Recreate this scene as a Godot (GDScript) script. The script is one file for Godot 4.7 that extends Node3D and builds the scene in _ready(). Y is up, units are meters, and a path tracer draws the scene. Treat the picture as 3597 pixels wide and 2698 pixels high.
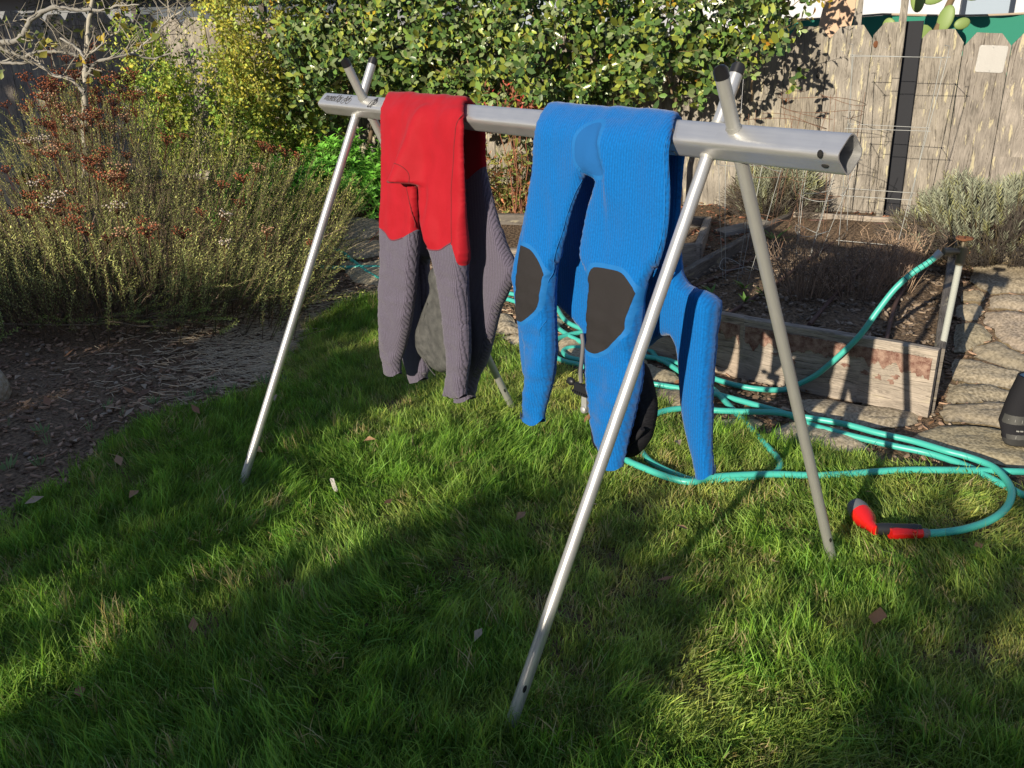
extends Node3D
# A back garden in low winter sun: an aluminium rack with two wetsuits on it, on a lawn before a board fence. Units are metres, y is up.

const RACK_AT := Vector3(0.461, 1.257, -1.938)
const YAW := 0.90805
const FENCE_AT := Vector2(2.45, -5.85)
const FENCE_T := Vector2(0.92050, 0.39073)
const FENCE_N := Vector2(-0.39073, 0.92050)
const DRAPE := 0.082
const RED = [Vector2(-1.365, 0.000), Vector2(-1.316, 0.087), Vector2(-1.323, 0.163), Vector2(-1.336, 0.294), Vector2(-1.353, 0.453), Vector2(-1.349, 0.519), Vector2(-1.358, 0.583), Vector2(-1.386, 0.759), Vector2(-1.404, 0.852), Vector2(-1.413, 0.922), Vector2(-1.403, 0.965), Vector2(-1.403, 0.994), Vector2(-1.365, 0.992), Vector2(-1.317, 0.980), Vector2(-1.308, 0.938), Vector2(-1.299, 0.918), Vector2(-1.268, 0.861), Vector2(-1.218, 0.763), Vector2(-1.173, 0.637), Vector2(-1.150, 0.525), Vector2(-1.138, 0.469), Vector2(-1.132, 0.383), Vector2(-1.131, 0.335), Vector2(-1.131, 0.306), Vector2(-1.117, 0.294), Vector2(-1.108, 0.313), Vector2(-1.105, 0.347), Vector2(-1.087, 0.393), Vector2(-1.060, 0.437), Vector2(-1.039, 0.468), Vector2(-1.029, 0.519), Vector2(-1.017, 0.636), Vector2(-1.014, 0.754), Vector2(-1.013, 0.856), Vector2(-1.039, 0.943), Vector2(-1.044, 0.968), Vector2(-0.987, 0.973), Vector2(-0.928, 0.943), Vector2(-0.930, 0.906), Vector2(-0.905, 0.810), Vector2(-0.901, 0.726), Vector2(-0.900, 0.611), Vector2(-0.888, 0.512), Vector2(-0.873, 0.482), Vector2(-0.875, 0.423), Vector2(-0.876, 0.363), Vector2(-0.874, 0.274), Vector2(-0.872, 0.159), Vector2(-0.865, 0.083), Vector2(-0.941, 0.000), Vector2(-0.931, -0.145), Vector2(-0.937, -0.231), Vector2(-0.930, -0.264), Vector2(-0.910, -0.323), Vector2(-0.878, -0.405), Vector2(-0.869, -0.404), Vector2(-0.845, -0.455), Vector2(-0.814, -0.486), Vector2(-0.784, -0.516), Vector2(-0.803, -0.558), Vector2(-0.848, -0.624), Vector2(-0.886, -0.679), Vector2(-0.943, -0.805), Vector2(-0.989, -0.886), Vector2(-1.033, -0.939), Vector2(-1.045, -0.973), Vector2(-1.063, -1.027), Vector2(-1.114, -1.053), Vector2(-1.155, -1.061), Vector2(-1.165, -0.996), Vector2(-1.172, -0.865), Vector2(-1.184, -0.738), Vector2(-1.213, -0.652), Vector2(-1.235, -0.581), Vector2(-1.264, -0.571), Vector2(-1.306, -0.579), Vector2(-1.310, -0.671), Vector2(-1.306, -0.766), Vector2(-1.310, -0.901), Vector2(-1.322, -1.028), Vector2(-1.424, -1.069), Vector2(-1.431, -1.027), Vector2(-1.464, -0.970), Vector2(-1.477, -0.897), Vector2(-1.481, -0.760), Vector2(-1.489, -0.627), Vector2(-1.488, -0.497), Vector2(-1.498, -0.200)]
const RED_GREY_L = [Vector2(-1.406, 0.460), Vector2(-1.353, 0.453), Vector2(-1.318, 0.456), Vector2(-1.286, 0.465), Vector2(-1.268, 0.478), Vector2(-1.247, 0.482), Vector2(-1.217, 0.475), Vector2(-1.185, 0.463), Vector2(-1.146, 0.444), Vector2(-1.128, 0.429), Vector2(-1.117, 0.427), Vector2(-1.195, 1.167), Vector2(-1.572, 1.299)]
const RED_GREY_R = [Vector2(-1.085, 0.425), Vector2(-1.057, 0.440), Vector2(-1.045, 0.460), Vector2(-1.026, 0.470), Vector2(-0.998, 0.471), Vector2(-0.970, 0.467), Vector2(-0.947, 0.453), Vector2(-0.913, 0.435), Vector2(-0.901, 0.470), Vector2(-0.888, 0.510), Vector2(-0.851, 0.503), Vector2(-0.882, 1.003), Vector2(-1.141, 1.089), Vector2(-1.078, 0.455)]
const RED_GREY_B = [Vector2(-0.869, -0.198), Vector2(-0.936, -0.231), Vector2(-0.974, -0.253), Vector2(-0.995, -0.267), Vector2(-1.009, -0.277), Vector2(-1.143, -0.306), Vector2(-1.325, -0.306), Vector2(-1.601, -0.335), Vector2(-1.770, -1.454), Vector2(-0.375, -0.948), Vector2(-0.400, -0.157)]
const RED_SEAM = [Vector2(-0.878, 0.064), Vector2(-0.891, 0.104), Vector2(-0.908, 0.190), Vector2(-0.920, 0.279), Vector2(-0.919, 0.354), Vector2(-0.913, 0.435)]
const RED_SEAM2 = [Vector2(-1.214, 0.277), Vector2(-1.197, 0.253), Vector2(-1.173, 0.233), Vector2(-1.144, 0.222), Vector2(-1.120, 0.225), Vector2(-1.104, 0.237), Vector2(-1.095, 0.255), Vector2(-1.097, 0.280)]
const RED_SEAM3 = [Vector2(-1.172, 0.290), Vector2(-1.161, 0.310), Vector2(-1.147, 0.343), Vector2(-1.137, 0.387), Vector2(-1.131, 0.428)]
const RED_PADDLE = [Vector2(-1.127, -0.553), Vector2(-1.153, -0.572), Vector2(-1.163, -0.608), Vector2(-1.148, -0.633), Vector2(-1.177, -0.680), Vector2(-1.203, -0.715), Vector2(-1.232, -0.756), Vector2(-1.259, -0.797), Vector2(-1.274, -0.844), Vector2(-1.265, -0.891), Vector2(-1.223, -0.923), Vector2(-1.168, -0.938), Vector2(-1.124, -0.933), Vector2(-1.065, -0.910), Vector2(-1.024, -0.868), Vector2(-1.010, -0.810), Vector2(-1.011, -0.729), Vector2(-1.033, -0.653), Vector2(-1.061, -0.580), Vector2(-1.092, -0.546)]
const BLUE = [Vector2(-0.571, 0.000), Vector2(-0.555, 0.085), Vector2(-0.560, 0.115), Vector2(-0.566, 0.190), Vector2(-0.590, 0.286), Vector2(-0.606, 0.382), Vector2(-0.615, 0.419), Vector2(-0.625, 0.505), Vector2(-0.627, 0.511), Vector2(-0.632, 0.571), Vector2(-0.626, 0.607), Vector2(-0.611, 0.634), Vector2(-0.607, 0.720), Vector2(-0.609, 0.809), Vector2(-0.616, 0.880), Vector2(-0.624, 0.911), Vector2(-0.591, 0.915), Vector2(-0.558, 0.912), Vector2(-0.531, 0.895), Vector2(-0.527, 0.869), Vector2(-0.514, 0.824), Vector2(-0.493, 0.753), Vector2(-0.488, 0.687), Vector2(-0.488, 0.604), Vector2(-0.492, 0.556), Vector2(-0.481, 0.481), Vector2(-0.475, 0.425), Vector2(-0.461, 0.418), Vector2(-0.448, 0.369), Vector2(-0.435, 0.336), Vector2(-0.413, 0.275), Vector2(-0.385, 0.222), Vector2(-0.366, 0.186), Vector2(-0.347, 0.186), Vector2(-0.328, 0.195), Vector2(-0.334, 0.210), Vector2(-0.356, 0.259), Vector2(-0.370, 0.326), Vector2(-0.381, 0.379), Vector2(-0.348, 0.421), Vector2(-0.333, 0.444), Vector2(-0.330, 0.470), Vector2(-0.330, 0.527), Vector2(-0.333, 0.590), Vector2(-0.332, 0.645), Vector2(-0.330, 0.705), Vector2(-0.325, 0.744), Vector2(-0.318, 0.804), Vector2(-0.306, 0.842), Vector2(-0.288, 0.887), Vector2(-0.263, 0.933), Vector2(-0.241, 0.931), Vector2(-0.216, 0.922), Vector2(-0.203, 0.889), Vector2(-0.190, 0.822), Vector2(-0.179, 0.778), Vector2(-0.167, 0.723), Vector2(-0.155, 0.672), Vector2(-0.153, 0.626), Vector2(-0.162, 0.595), Vector2(-0.160, 0.531), Vector2(-0.159, 0.488), Vector2(-0.154, 0.433), Vector2(-0.147, 0.402), Vector2(-0.124, 0.361), Vector2(-0.137, 0.405), Vector2(-0.112, 0.355), Vector2(-0.096, 0.303), Vector2(-0.090, 0.248), Vector2(-0.089, 0.208), Vector2(-0.093, 0.170), Vector2(-0.100, 0.119), Vector2(-0.102, 0.074), Vector2(-0.138, 0.000), Vector2(-0.163, -0.136), Vector2(-0.166, -0.205), Vector2(-0.169, -0.276), Vector2(-0.157, -0.402), Vector2(-0.141, -0.430), Vector2(-0.105, -0.438), Vector2(-0.078, -0.435), Vector2(-0.060, -0.444), Vector2(-0.042, -0.458), Vector2(-0.039, -0.486), Vector2(-0.039, -0.558), Vector2(-0.035, -0.669), Vector2(-0.030, -0.764), Vector2(-0.027, -0.822), Vector2(-0.020, -0.872), Vector2(-0.018, -0.910), Vector2(-0.071, -0.934), Vector2(-0.078, -0.898), Vector2(-0.100, -0.836), Vector2(-0.119, -0.786), Vector2(-0.132, -0.718), Vector2(-0.139, -0.642), Vector2(-0.146, -0.597), Vector2(-0.160, -0.575), Vector2(-0.180, -0.576), Vector2(-0.214, -0.589), Vector2(-0.257, -0.630), Vector2(-0.335, -0.671), Vector2(-0.407, -0.703), Vector2(-0.452, -0.786), Vector2(-0.481, -0.795), Vector2(-0.483, -0.642), Vector2(-0.508, -0.625), Vector2(-0.570, -0.591), Vector2(-0.595, -0.589), Vector2(-0.624, -0.584), Vector2(-0.643, -0.598), Vector2(-0.668, -0.766), Vector2(-0.692, -0.849), Vector2(-0.761, -0.863), Vector2(-0.765, -0.745), Vector2(-0.786, -0.570), Vector2(-0.796, -0.545), Vector2(-0.793, -0.520), Vector2(-0.745, -0.356), Vector2(-0.721, -0.218)]
const PAD_L = [Vector2(-0.617, 0.393), Vector2(-0.588, 0.390), Vector2(-0.558, 0.392), Vector2(-0.538, 0.400), Vector2(-0.514, 0.418), Vector2(-0.494, 0.444), Vector2(-0.489, 0.462), Vector2(-0.491, 0.444), Vector2(-0.497, 0.477), Vector2(-0.505, 0.526), Vector2(-0.511, 0.545), Vector2(-0.537, 0.569), Vector2(-0.572, 0.596), Vector2(-0.591, 0.605), Vector2(-0.612, 0.603), Vector2(-0.626, 0.588), Vector2(-0.631, 0.553), Vector2(-0.629, 0.491), Vector2(-0.624, 0.444)]
const PAD_R = [Vector2(-0.309, 0.398), Vector2(-0.286, 0.394), Vector2(-0.251, 0.392), Vector2(-0.212, 0.391), Vector2(-0.195, 0.399), Vector2(-0.161, 0.428), Vector2(-0.168, 0.454), Vector2(-0.176, 0.499), Vector2(-0.179, 0.529), Vector2(-0.205, 0.558), Vector2(-0.239, 0.590), Vector2(-0.275, 0.611), Vector2(-0.296, 0.612), Vector2(-0.317, 0.605), Vector2(-0.327, 0.584), Vector2(-0.325, 0.526), Vector2(-0.326, 0.469), Vector2(-0.322, 0.420)]
const GUSSET = [Vector2(-0.337, 0.060), Vector2(-0.316, 0.062), Vector2(-0.306, 0.075), Vector2(-0.301, 0.109), Vector2(-0.294, 0.136), Vector2(-0.286, 0.160), Vector2(-0.289, 0.176), Vector2(-0.309, 0.180), Vector2(-0.338, 0.176), Vector2(-0.364, 0.168), Vector2(-0.381, 0.149), Vector2(-0.388, 0.116), Vector2(-0.383, 0.093), Vector2(-0.365, 0.072)]
const BLUE_SEAM = [Vector2(-0.327, 0.415), Vector2(-0.361, 0.444), Vector2(-0.402, 0.479)]
const BLUE_PADDLE = [Vector2(-0.375, -0.676), Vector2(-0.294, -0.650), Vector2(-0.236, -0.654), Vector2(-0.223, -0.670), Vector2(-0.208, -0.698), Vector2(-0.189, -0.748), Vector2(-0.185, -0.784), Vector2(-0.196, -0.845), Vector2(-0.205, -0.874), Vector2(-0.225, -0.905), Vector2(-0.256, -0.931), Vector2(-0.278, -0.933), Vector2(-0.334, -0.938), Vector2(-0.374, -0.948), Vector2(-0.391, -0.934), Vector2(-0.402, -0.891), Vector2(-0.401, -0.811), Vector2(-0.391, -0.744)]
const BLUE_STRIPE = [Vector2(-0.257, -0.826), Vector2(-0.246, -0.837), Vector2(-0.237, -0.853), Vector2(-0.240, -0.865), Vector2(-0.258, -0.876), Vector2(-0.275, -0.873)]
const BLUE_TRIM = [Vector2(-0.187, -0.811), Vector2(-0.202, -0.835), Vector2(-0.227, -0.862), Vector2(-0.247, -0.882), Vector2(-0.273, -0.903)]
const ZIP = [Vector2(-0.460, -0.630), Vector2(-0.454, -0.658), Vector2(-0.458, -0.701), Vector2(-0.465, -0.746), Vector2(-0.461, -0.776)]
const BUCKLE = [Vector2(-0.474, -0.786), Vector2(-0.427, -0.772), Vector2(-0.426, -0.798), Vector2(-0.474, -0.813)]
const ZPULL = [Vector2(-0.436, -0.810), Vector2(-0.435, -0.845)]
const CUFF_L = [Vector2(-0.617, 0.889), Vector2(-0.597, 0.887), Vector2(-0.573, 0.889)]
const CUFF_A = [Vector2(-0.034, -0.881), Vector2(-0.024, -0.898)]
const CUFF_R = [Vector2(-0.249, 0.906), Vector2(-0.237, 0.914)]
const RED_CUFFS = [Vector2(-1.403, 0.994), Vector2(-1.315, 0.980), Vector2(-1.044, 0.969), Vector2(-0.924, 0.942), Vector2(-1.063, -1.027), Vector2(-1.155, -1.062), Vector2(-1.322, -1.028), Vector2(-1.424, -1.069)]
const BLUE_CUFFS = [Vector2(-0.624, 0.911), Vector2(-0.558, 0.912), Vector2(-0.558, 0.912), Vector2(-0.531, 0.895), Vector2(-0.263, 0.933), Vector2(-0.216, 0.922), Vector2(-0.018, -0.910), Vector2(-0.071, -0.934)]
const BLUE_SEAM_A = [Vector2(-0.372, 0.197), Vector2(-0.390, 0.222), Vector2(-0.419, 0.276), Vector2(-0.441, 0.337), Vector2(-0.455, 0.370), Vector2(-0.469, 0.420), Vector2(-0.486, 0.474)]
const BLUE_SEAM_B = [Vector2(-0.109, 0.074), Vector2(-0.107, 0.120), Vector2(-0.101, 0.170), Vector2(-0.097, 0.209), Vector2(-0.098, 0.249), Vector2(-0.104, 0.304), Vector2(-0.120, 0.356)]
const BLUE_SEAM_C = [Vector2(-0.496, 0.581), Vector2(-0.519, 0.637), Vector2(-0.544, 0.711), Vector2(-0.549, 0.769), Vector2(-0.535, 0.809), Vector2(-0.529, 0.843)]
const HOSE_FIRST = [Vector3(1.700, 0.655, -3.440), Vector3(1.662, 0.615, -3.443), Vector3(1.603, 0.568, -3.448), Vector3(1.545, 0.504, -3.453), Vector3(1.490, 0.412, -3.458), Vector3(1.435, 0.311, -3.462), Vector3(1.372, 0.213, -3.490), Vector3(1.306, 0.110, -3.541), Vector3(1.252, 0.052, -3.583), Vector3(1.198, 0.023, -3.592), Vector3(1.130, 0.020, -3.591), Vector3(1.046, 0.022, -3.613), Vector3(0.969, 0.023, -3.667), Vector3(0.901, 0.024, -3.743), Vector3(0.783, 0.029, -3.917), Vector3(0.732, 0.034, -3.962), Vector3(0.648, 0.035, -4.005), Vector3(0.545, 0.036, -4.071), Vector3(0.372, 0.040, -4.201), Vector3(0.252, 0.054, -4.400), Vector3(0.171, 0.083, -4.648), Vector3(0.032, 0.097, -4.772), Vector3(-0.045, 0.099, -4.837), Vector3(-0.270, 0.096, -4.911), Vector3(-0.454, 0.111, -5.078), Vector3(-0.538, 0.110, -5.110), Vector3(-0.758, 0.116, -5.231), Vector3(-0.857, 0.126, -5.343), Vector3(-0.967, 0.151, -5.513), Vector3(-1.085, 0.179, -5.707), Vector3(-1.176, 0.188, -5.797), Vector3(-1.262, 0.190, -5.851), Vector3(-1.326, 0.170, -5.779), Vector3(-1.318, 0.148, -5.652), Vector3(-1.205, 0.137, -5.529), Vector3(-1.109, 0.136, -5.486), Vector3(-0.899, 0.145, -5.447), Vector3(-0.794, 0.148, -5.415), Vector3(-0.553, 0.141, -5.295), Vector3(-0.463, 0.136, -5.217), Vector3(-0.220, 0.118, -5.006), Vector3(-0.032, 0.114, -4.907), Vector3(0.034, 0.111, -4.863), Vector3(0.031, 0.111, -4.874), Vector3(0.226, 0.099, -4.719), Vector3(0.251, 0.094, -4.663), Vector3(0.288, 0.072, -4.493), Vector3(0.357, 0.060, -4.392), Vector3(0.493, 0.052, -4.249), Vector3(0.600, 0.045, -4.171), Vector3(0.674, 0.040, -4.083), Vector3(0.694, 0.034, -3.984), Vector3(0.728, 0.029, -3.939), Vector3(0.769, 0.024, -3.840), Vector3(0.816, 0.022, -3.721), Vector3(0.875, 0.022, -3.624), Vector3(0.901, 0.022, -3.463), Vector3(0.919, 0.021, -3.333), Vector3(0.966, 0.018, -2.978), Vector3(0.966, 0.020, -2.892), Vector3(0.939, 0.019, -2.828), Vector3(0.899, 0.018, -2.805), Vector3(0.833, 0.021, -2.785), Vector3(0.734, 0.020, -2.774), Vector3(0.686, 0.019, -2.773), Vector3(0.625, 0.019, -2.774), Vector3(0.568, 0.019, -2.827), Vector3(0.508, 0.018, -2.913), Vector3(0.481, 0.020, -3.000), Vector3(0.462, 0.022, -3.216), Vector3(0.424, 0.018, -3.612), Vector3(0.370, 0.021, -3.860), Vector3(0.319, 0.023, -3.947), Vector3(0.257, 0.021, -4.000), Vector3(0.212, 0.024, -4.066), Vector3(0.196, 0.029, -4.154)]
const HOSE_REST = [Vector3(0.214, 0.037, -4.243), Vector3(0.269, 0.047, -4.301), Vector3(0.360, 0.055, -4.336), Vector3(0.411, 0.055, -4.315), Vector3(0.439, 0.046, -4.225), Vector3(0.404, 0.038, -4.157), Vector3(0.346, 0.035, -4.156), Vector3(0.281, 0.034, -4.156), Vector3(0.255, 0.028, -4.121), Vector3(0.274, 0.027, -4.045), Vector3(0.324, 0.023, -4.012), Vector3(0.414, 0.022, -3.893), Vector3(0.503, 0.019, -3.784), Vector3(0.598, 0.020, -3.709), Vector3(0.665, 0.018, -3.676), Vector3(0.735, 0.020, -3.634), Vector3(0.797, 0.022, -3.592), Vector3(0.862, 0.023, -3.560), Vector3(0.935, 0.024, -3.496), Vector3(1.022, 0.025, -3.410), Vector3(1.112, 0.024, -3.324), Vector3(1.175, 0.023, -3.216), Vector3(1.251, 0.023, -3.141), Vector3(1.328, 0.024, -3.077), Vector3(1.428, 0.024, -3.001), Vector3(1.528, 0.023, -2.936), Vector3(1.608, 0.023, -2.840), Vector3(1.650, 0.022, -2.743), Vector3(1.682, 0.022, -2.657), Vector3(1.716, 0.021, -2.592), Vector3(1.792, 0.026, -2.529), Vector3(1.924, 0.029, -2.563), Vector3(1.946, 0.030, -2.692), Vector3(1.859, 0.031, -2.746), Vector3(1.783, 0.029, -2.767), Vector3(1.667, 0.030, -2.778), Vector3(1.577, 0.033, -2.779), Vector3(1.401, 0.033, -2.790), Vector3(1.280, 0.030, -2.789), Vector3(1.152, 0.033, -2.768), Vector3(1.032, 0.032, -2.768), Vector3(0.915, 0.033, -2.779), Vector3(0.795, 0.032, -2.779), Vector3(0.684, 0.031, -2.768), Vector3(0.614, 0.037, -2.727), Vector3(0.545, 0.037, -2.759), Vector3(0.464, 0.039, -2.835), Vector3(0.406, 0.039, -2.911), Vector3(0.384, 0.037, -3.039), Vector3(0.434, 0.039, -3.179), Vector3(0.505, 0.039, -3.276), Vector3(0.558, 0.037, -3.297), Vector3(0.621, 0.039, -3.341), Vector3(0.685, 0.039, -3.362), Vector3(0.753, 0.037, -3.372), Vector3(0.809, 0.047, -3.322), Vector3(0.922, 0.047, -3.301), Vector3(1.055, 0.049, -3.280), Vector3(1.152, 0.047, -3.236), Vector3(1.289, 0.047, -3.161), Vector3(1.389, 0.046, -3.074), Vector3(1.488, 0.046, -2.999), Vector3(1.572, 0.048, -2.903), Vector3(1.623, 0.044, -2.869), Vector3(1.664, 0.041, -2.825), Vector3(1.681, 0.043, -2.772), Vector3(1.678, 0.042, -2.697), Vector3(1.658, 0.043, -2.622), Vector3(1.624, 0.044, -2.558), Vector3(1.581, 0.041, -2.503), Vector3(1.523, 0.042, -2.449), Vector3(1.474, 0.041, -2.417), Vector3(1.419, 0.044, -2.386), Vector3(1.362, 0.045, -2.364), Vector3(1.304, 0.044, -2.354), Vector3(1.265, 0.043, -2.353)]
const NOZZLE = [Vector3(1.265, 0.043, -2.353), Vector3(1.241, 0.044, -2.354), Vector3(1.187, 0.048, -2.344), Vector3(1.141, 0.047, -2.344), Vector3(1.107, 0.045, -2.365), Vector3(1.102, 0.043, -2.396), Vector3(1.089, 0.043, -2.439), Vector3(1.094, 0.043, -2.482)]
const LAWN_EDGE = [Vector2(-1.729, -2.625), Vector2(-1.617, -2.905), Vector2(-1.563, -3.356), Vector2(-1.471, -3.528), Vector2(-1.279, -3.625), Vector2(-1.118, -3.894), Vector2(-1.126, -4.163), Vector2(-1.064, -4.806), Vector2(-0.901, -5.012), Vector2(-0.738, -5.050), Vector2(-0.481, -4.965), Vector2(-0.242, -4.732), Vector2(-0.145, -4.608), Vector2(-0.052, -4.285), Vector2(0.049, -4.254), Vector2(0.191, -4.057), Vector2(0.331, -3.830), Vector2(0.603, -3.711), Vector2(0.703, -3.356), Vector2(0.814, -3.324), Vector2(0.906, -3.228), Vector2(1.006, -3.098), Vector2(1.135, -3.055), Vector2(1.270, -2.981), Vector2(1.390, -2.884), Vector2(1.541, -2.830), Vector2(1.674, -2.733), Vector2(1.729, -2.658)]
const STONES = [
	[Vector2(1.237, -3.519), Vector2(1.348, -3.518), Vector2(1.467, -3.443), Vector2(1.598, -3.411), Vector2(1.666, -3.335), Vector2(1.632, -3.250), Vector2(1.574, -3.218), Vector2(1.451, -3.216), Vector2(1.338, -3.303), Vector2(1.226, -3.367), Vector2(1.210, -3.453)],
	[Vector2(1.035, -3.217), Vector2(1.101, -3.281), Vector2(1.188, -3.292), Vector2(1.311, -3.205), Vector2(1.361, -3.088), Vector2(1.346, -3.013), Vector2(1.271, -3.002), Vector2(1.153, -3.035), Vector2(1.032, -3.088), Vector2(1.003, -3.152)],
	[Vector2(0.812, -3.325), Vector2(0.918, -3.324), Vector2(0.999, -3.314), Vector2(1.015, -3.270), Vector2(0.943, -3.206), Vector2(0.874, -3.227), Vector2(0.805, -3.260)],
	[Vector2(1.702, -3.228), Vector2(1.793, -3.217), Vector2(1.907, -3.174), Vector2(1.994, -3.088), Vector2(1.871, -2.808), Vector2(1.777, -2.863), Vector2(1.653, -2.927), Vector2(1.549, -3.034), Vector2(1.493, -3.087), Vector2(1.617, -3.173)],
	[Vector2(1.794, -3.403), Vector2(1.916, -3.403), Vector2(2.024, -3.405), Vector2(2.178, -3.362), Vector2(2.034, -3.099), Vector2(1.912, -3.185), Vector2(1.817, -3.239), Vector2(1.730, -3.261), Vector2(1.739, -3.326)],
	[Vector2(1.901, -3.591), Vector2(1.968, -3.594), Vector2(2.070, -3.571), Vector2(2.118, -3.506), Vector2(2.227, -3.452), Vector2(2.184, -3.373), Vector2(2.035, -3.426), Vector2(1.921, -3.415), Vector2(1.819, -3.425), Vector2(1.851, -3.513)],
	[Vector2(2.025, -3.821), Vector2(2.101, -3.800), Vector2(2.160, -3.744), Vector2(2.201, -3.689), Vector2(2.312, -3.611), Vector2(2.233, -3.464), Vector2(2.123, -3.518), Vector2(2.038, -3.584), Vector2(1.934, -3.615), Vector2(1.965, -3.728)],
	[Vector2(2.159, -3.927), Vector2(2.200, -3.929), Vector2(2.283, -3.954), Vector2(2.324, -3.829), Vector2(2.384, -3.751), Vector2(2.318, -3.623), Vector2(2.214, -3.701), Vector2(2.168, -3.778), Vector2(2.117, -3.834)],
	[Vector2(2.179, -4.137), Vector2(2.243, -4.149), Vector2(2.286, -4.117), Vector2(2.295, -4.013), Vector2(2.259, -3.954), Vector2(2.197, -3.940), Vector2(2.093, -3.868), Vector2(2.054, -3.878), Vector2(2.117, -4.030)],
	[Vector2(2.360, -4.224), Vector2(2.463, -4.227), Vector2(2.579, -4.127), Vector2(2.396, -3.773), Vector2(2.330, -3.841), Vector2(2.297, -3.966), Vector2(2.325, -4.060), Vector2(2.300, -4.129)],
	[Vector2(2.261, -4.324), Vector2(2.361, -4.317), Vector2(2.363, -4.247), Vector2(2.294, -4.152), Vector2(2.228, -4.171), Vector2(2.207, -4.219)],
	[Vector2(2.345, -4.454), Vector2(2.420, -4.445), Vector2(2.438, -4.400), Vector2(2.395, -4.317), Vector2(2.345, -4.339), Vector2(2.289, -4.350)],
	[Vector2(2.449, -4.377), Vector2(2.537, -4.380), Vector2(2.676, -4.314), Vector2(2.597, -4.162), Vector2(2.469, -4.239), Vector2(2.385, -4.259)],
	[Vector2(2.515, -4.715), Vector2(2.661, -4.731), Vector2(2.846, -4.644), Vector2(2.694, -4.350), Vector2(2.543, -4.393), Vector2(2.460, -4.400), Vector2(2.448, -4.471), Vector2(2.428, -4.562)],
	[Vector2(2.610, -4.923), Vector2(2.761, -4.938), Vector2(2.968, -4.874), Vector2(2.858, -4.667), Vector2(2.672, -4.754), Vector2(2.525, -4.738)],
	[Vector2(-1.276, -6.236), Vector2(-1.134, -6.367), Vector2(-0.921, -6.292), Vector2(-0.864, -5.983), Vector2(-1.031, -5.930), Vector2(-1.216, -5.995)],
	[Vector2(-1.168, -5.938), Vector2(-0.991, -5.920), Vector2(-0.842, -5.880), Vector2(-0.807, -5.648), Vector2(-0.966, -5.596), Vector2(-1.110, -5.696)],
	[Vector2(-1.099, -5.627), Vector2(-0.922, -5.540), Vector2(-0.801, -5.602), Vector2(-0.650, -5.352), Vector2(-0.753, -5.176), Vector2(-0.954, -5.261)],
	[Vector2(-1.437, -6.126), Vector2(-1.298, -6.246), Vector2(-1.183, -5.915), Vector2(-1.125, -5.673), Vector2(-1.300, -5.713), Vector2(-1.437, -5.929)],
	[Vector2(-0.617, -5.191), Vector2(-0.536, -5.251), Vector2(-0.426, -5.150), Vector2(-0.434, -5.012), Vector2(-0.568, -5.020)],
	[Vector2(-0.091, -4.667), Vector2(-0.006, -4.669), Vector2(0.042, -4.500), Vector2(0.037, -4.410), Vector2(-0.052, -4.408), Vector2(-0.105, -4.521)],
	[Vector2(-0.052, -4.374), Vector2(0.052, -4.389), Vector2(0.152, -4.311), Vector2(0.154, -4.188), Vector2(0.034, -4.232)],
	[Vector2(0.082, -4.728), Vector2(0.227, -4.642), Vector2(0.297, -4.529), Vector2(0.230, -4.402), Vector2(0.099, -4.490)],
	[Vector2(0.213, -4.368), Vector2(0.356, -4.315), Vector2(0.398, -4.137), Vector2(0.353, -3.938), Vector2(0.229, -4.123)],
	[Vector2(0.416, -4.338), Vector2(0.580, -4.241), Vector2(0.678, -4.130), Vector2(0.650, -3.940), Vector2(0.450, -3.961), Vector2(0.412, -4.137)],
	[Vector2(0.641, -3.973), Vector2(0.758, -3.864), Vector2(0.773, -3.733), Vector2(0.646, -3.743), Vector2(0.596, -3.842)],
	[Vector2(0.622, -3.669), Vector2(0.761, -3.668), Vector2(0.852, -3.561), Vector2(0.808, -3.410), Vector2(0.701, -3.411), Vector2(0.609, -3.508)],
	[Vector2(-0.229, -4.823), Vector2(-0.116, -4.781), Vector2(-0.068, -4.702), Vector2(-0.130, -4.633), Vector2(-0.226, -4.732)]]
const APPLE_TRUNK = [Vector3(0.136, 1.641, 0.000), Vector3(0.108, 1.566, 0.000), Vector3(0.078, 1.490, 0.000), Vector3(0.044, 1.361, 0.000), Vector3(0.009, 1.230, 0.000), Vector3(-0.016, 1.124, 0.000), Vector3(-0.059, 0.915, 0.000), Vector3(-0.115, 0.586, 0.000)]
const APPLE_B1 = [Vector3(-0.498, 1.396, 0.024), Vector3(-0.404, 1.394, 0.028), Vector3(-0.363, 1.397, 0.025), Vector3(-0.314, 1.436, 0.024), Vector3(-0.269, 1.496, 0.028), Vector3(-0.193, 1.546, 0.035), Vector3(-0.095, 1.577, 0.033), Vector3(-0.024, 1.569, 0.033), Vector3(0.054, 1.565, 0.026), Vector3(0.121, 1.565, 0.030)]
const APPLE_B2 = [Vector3(-0.488, 1.372, 0.036), Vector3(-0.379, 1.326, 0.035), Vector3(-0.334, 1.305, 0.037), Vector3(-0.258, 1.333, 0.050), Vector3(-0.157, 1.336, 0.048), Vector3(-0.093, 1.332, 0.048), Vector3(-0.031, 1.320, 0.048), Vector3(0.039, 1.279, 0.036)]
const APPLE_B3 = [Vector3(-0.498, 1.284, 0.056), Vector3(-0.360, 1.274, 0.058), Vector3(-0.282, 1.284, 0.061), Vector3(-0.214, 1.253, 0.061), Vector3(-0.177, 1.209, 0.043), Vector3(-0.067, 1.172, 0.055), Vector3(0.002, 1.100, 0.057)]
const APPLE_B4 = [Vector3(-0.059, 1.407, 0.098), Vector3(-0.015, 1.388, 0.113), Vector3(0.024, 1.353, 0.094), Vector3(0.069, 1.301, 0.136), Vector3(0.063, 1.217, 0.133)]
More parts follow.
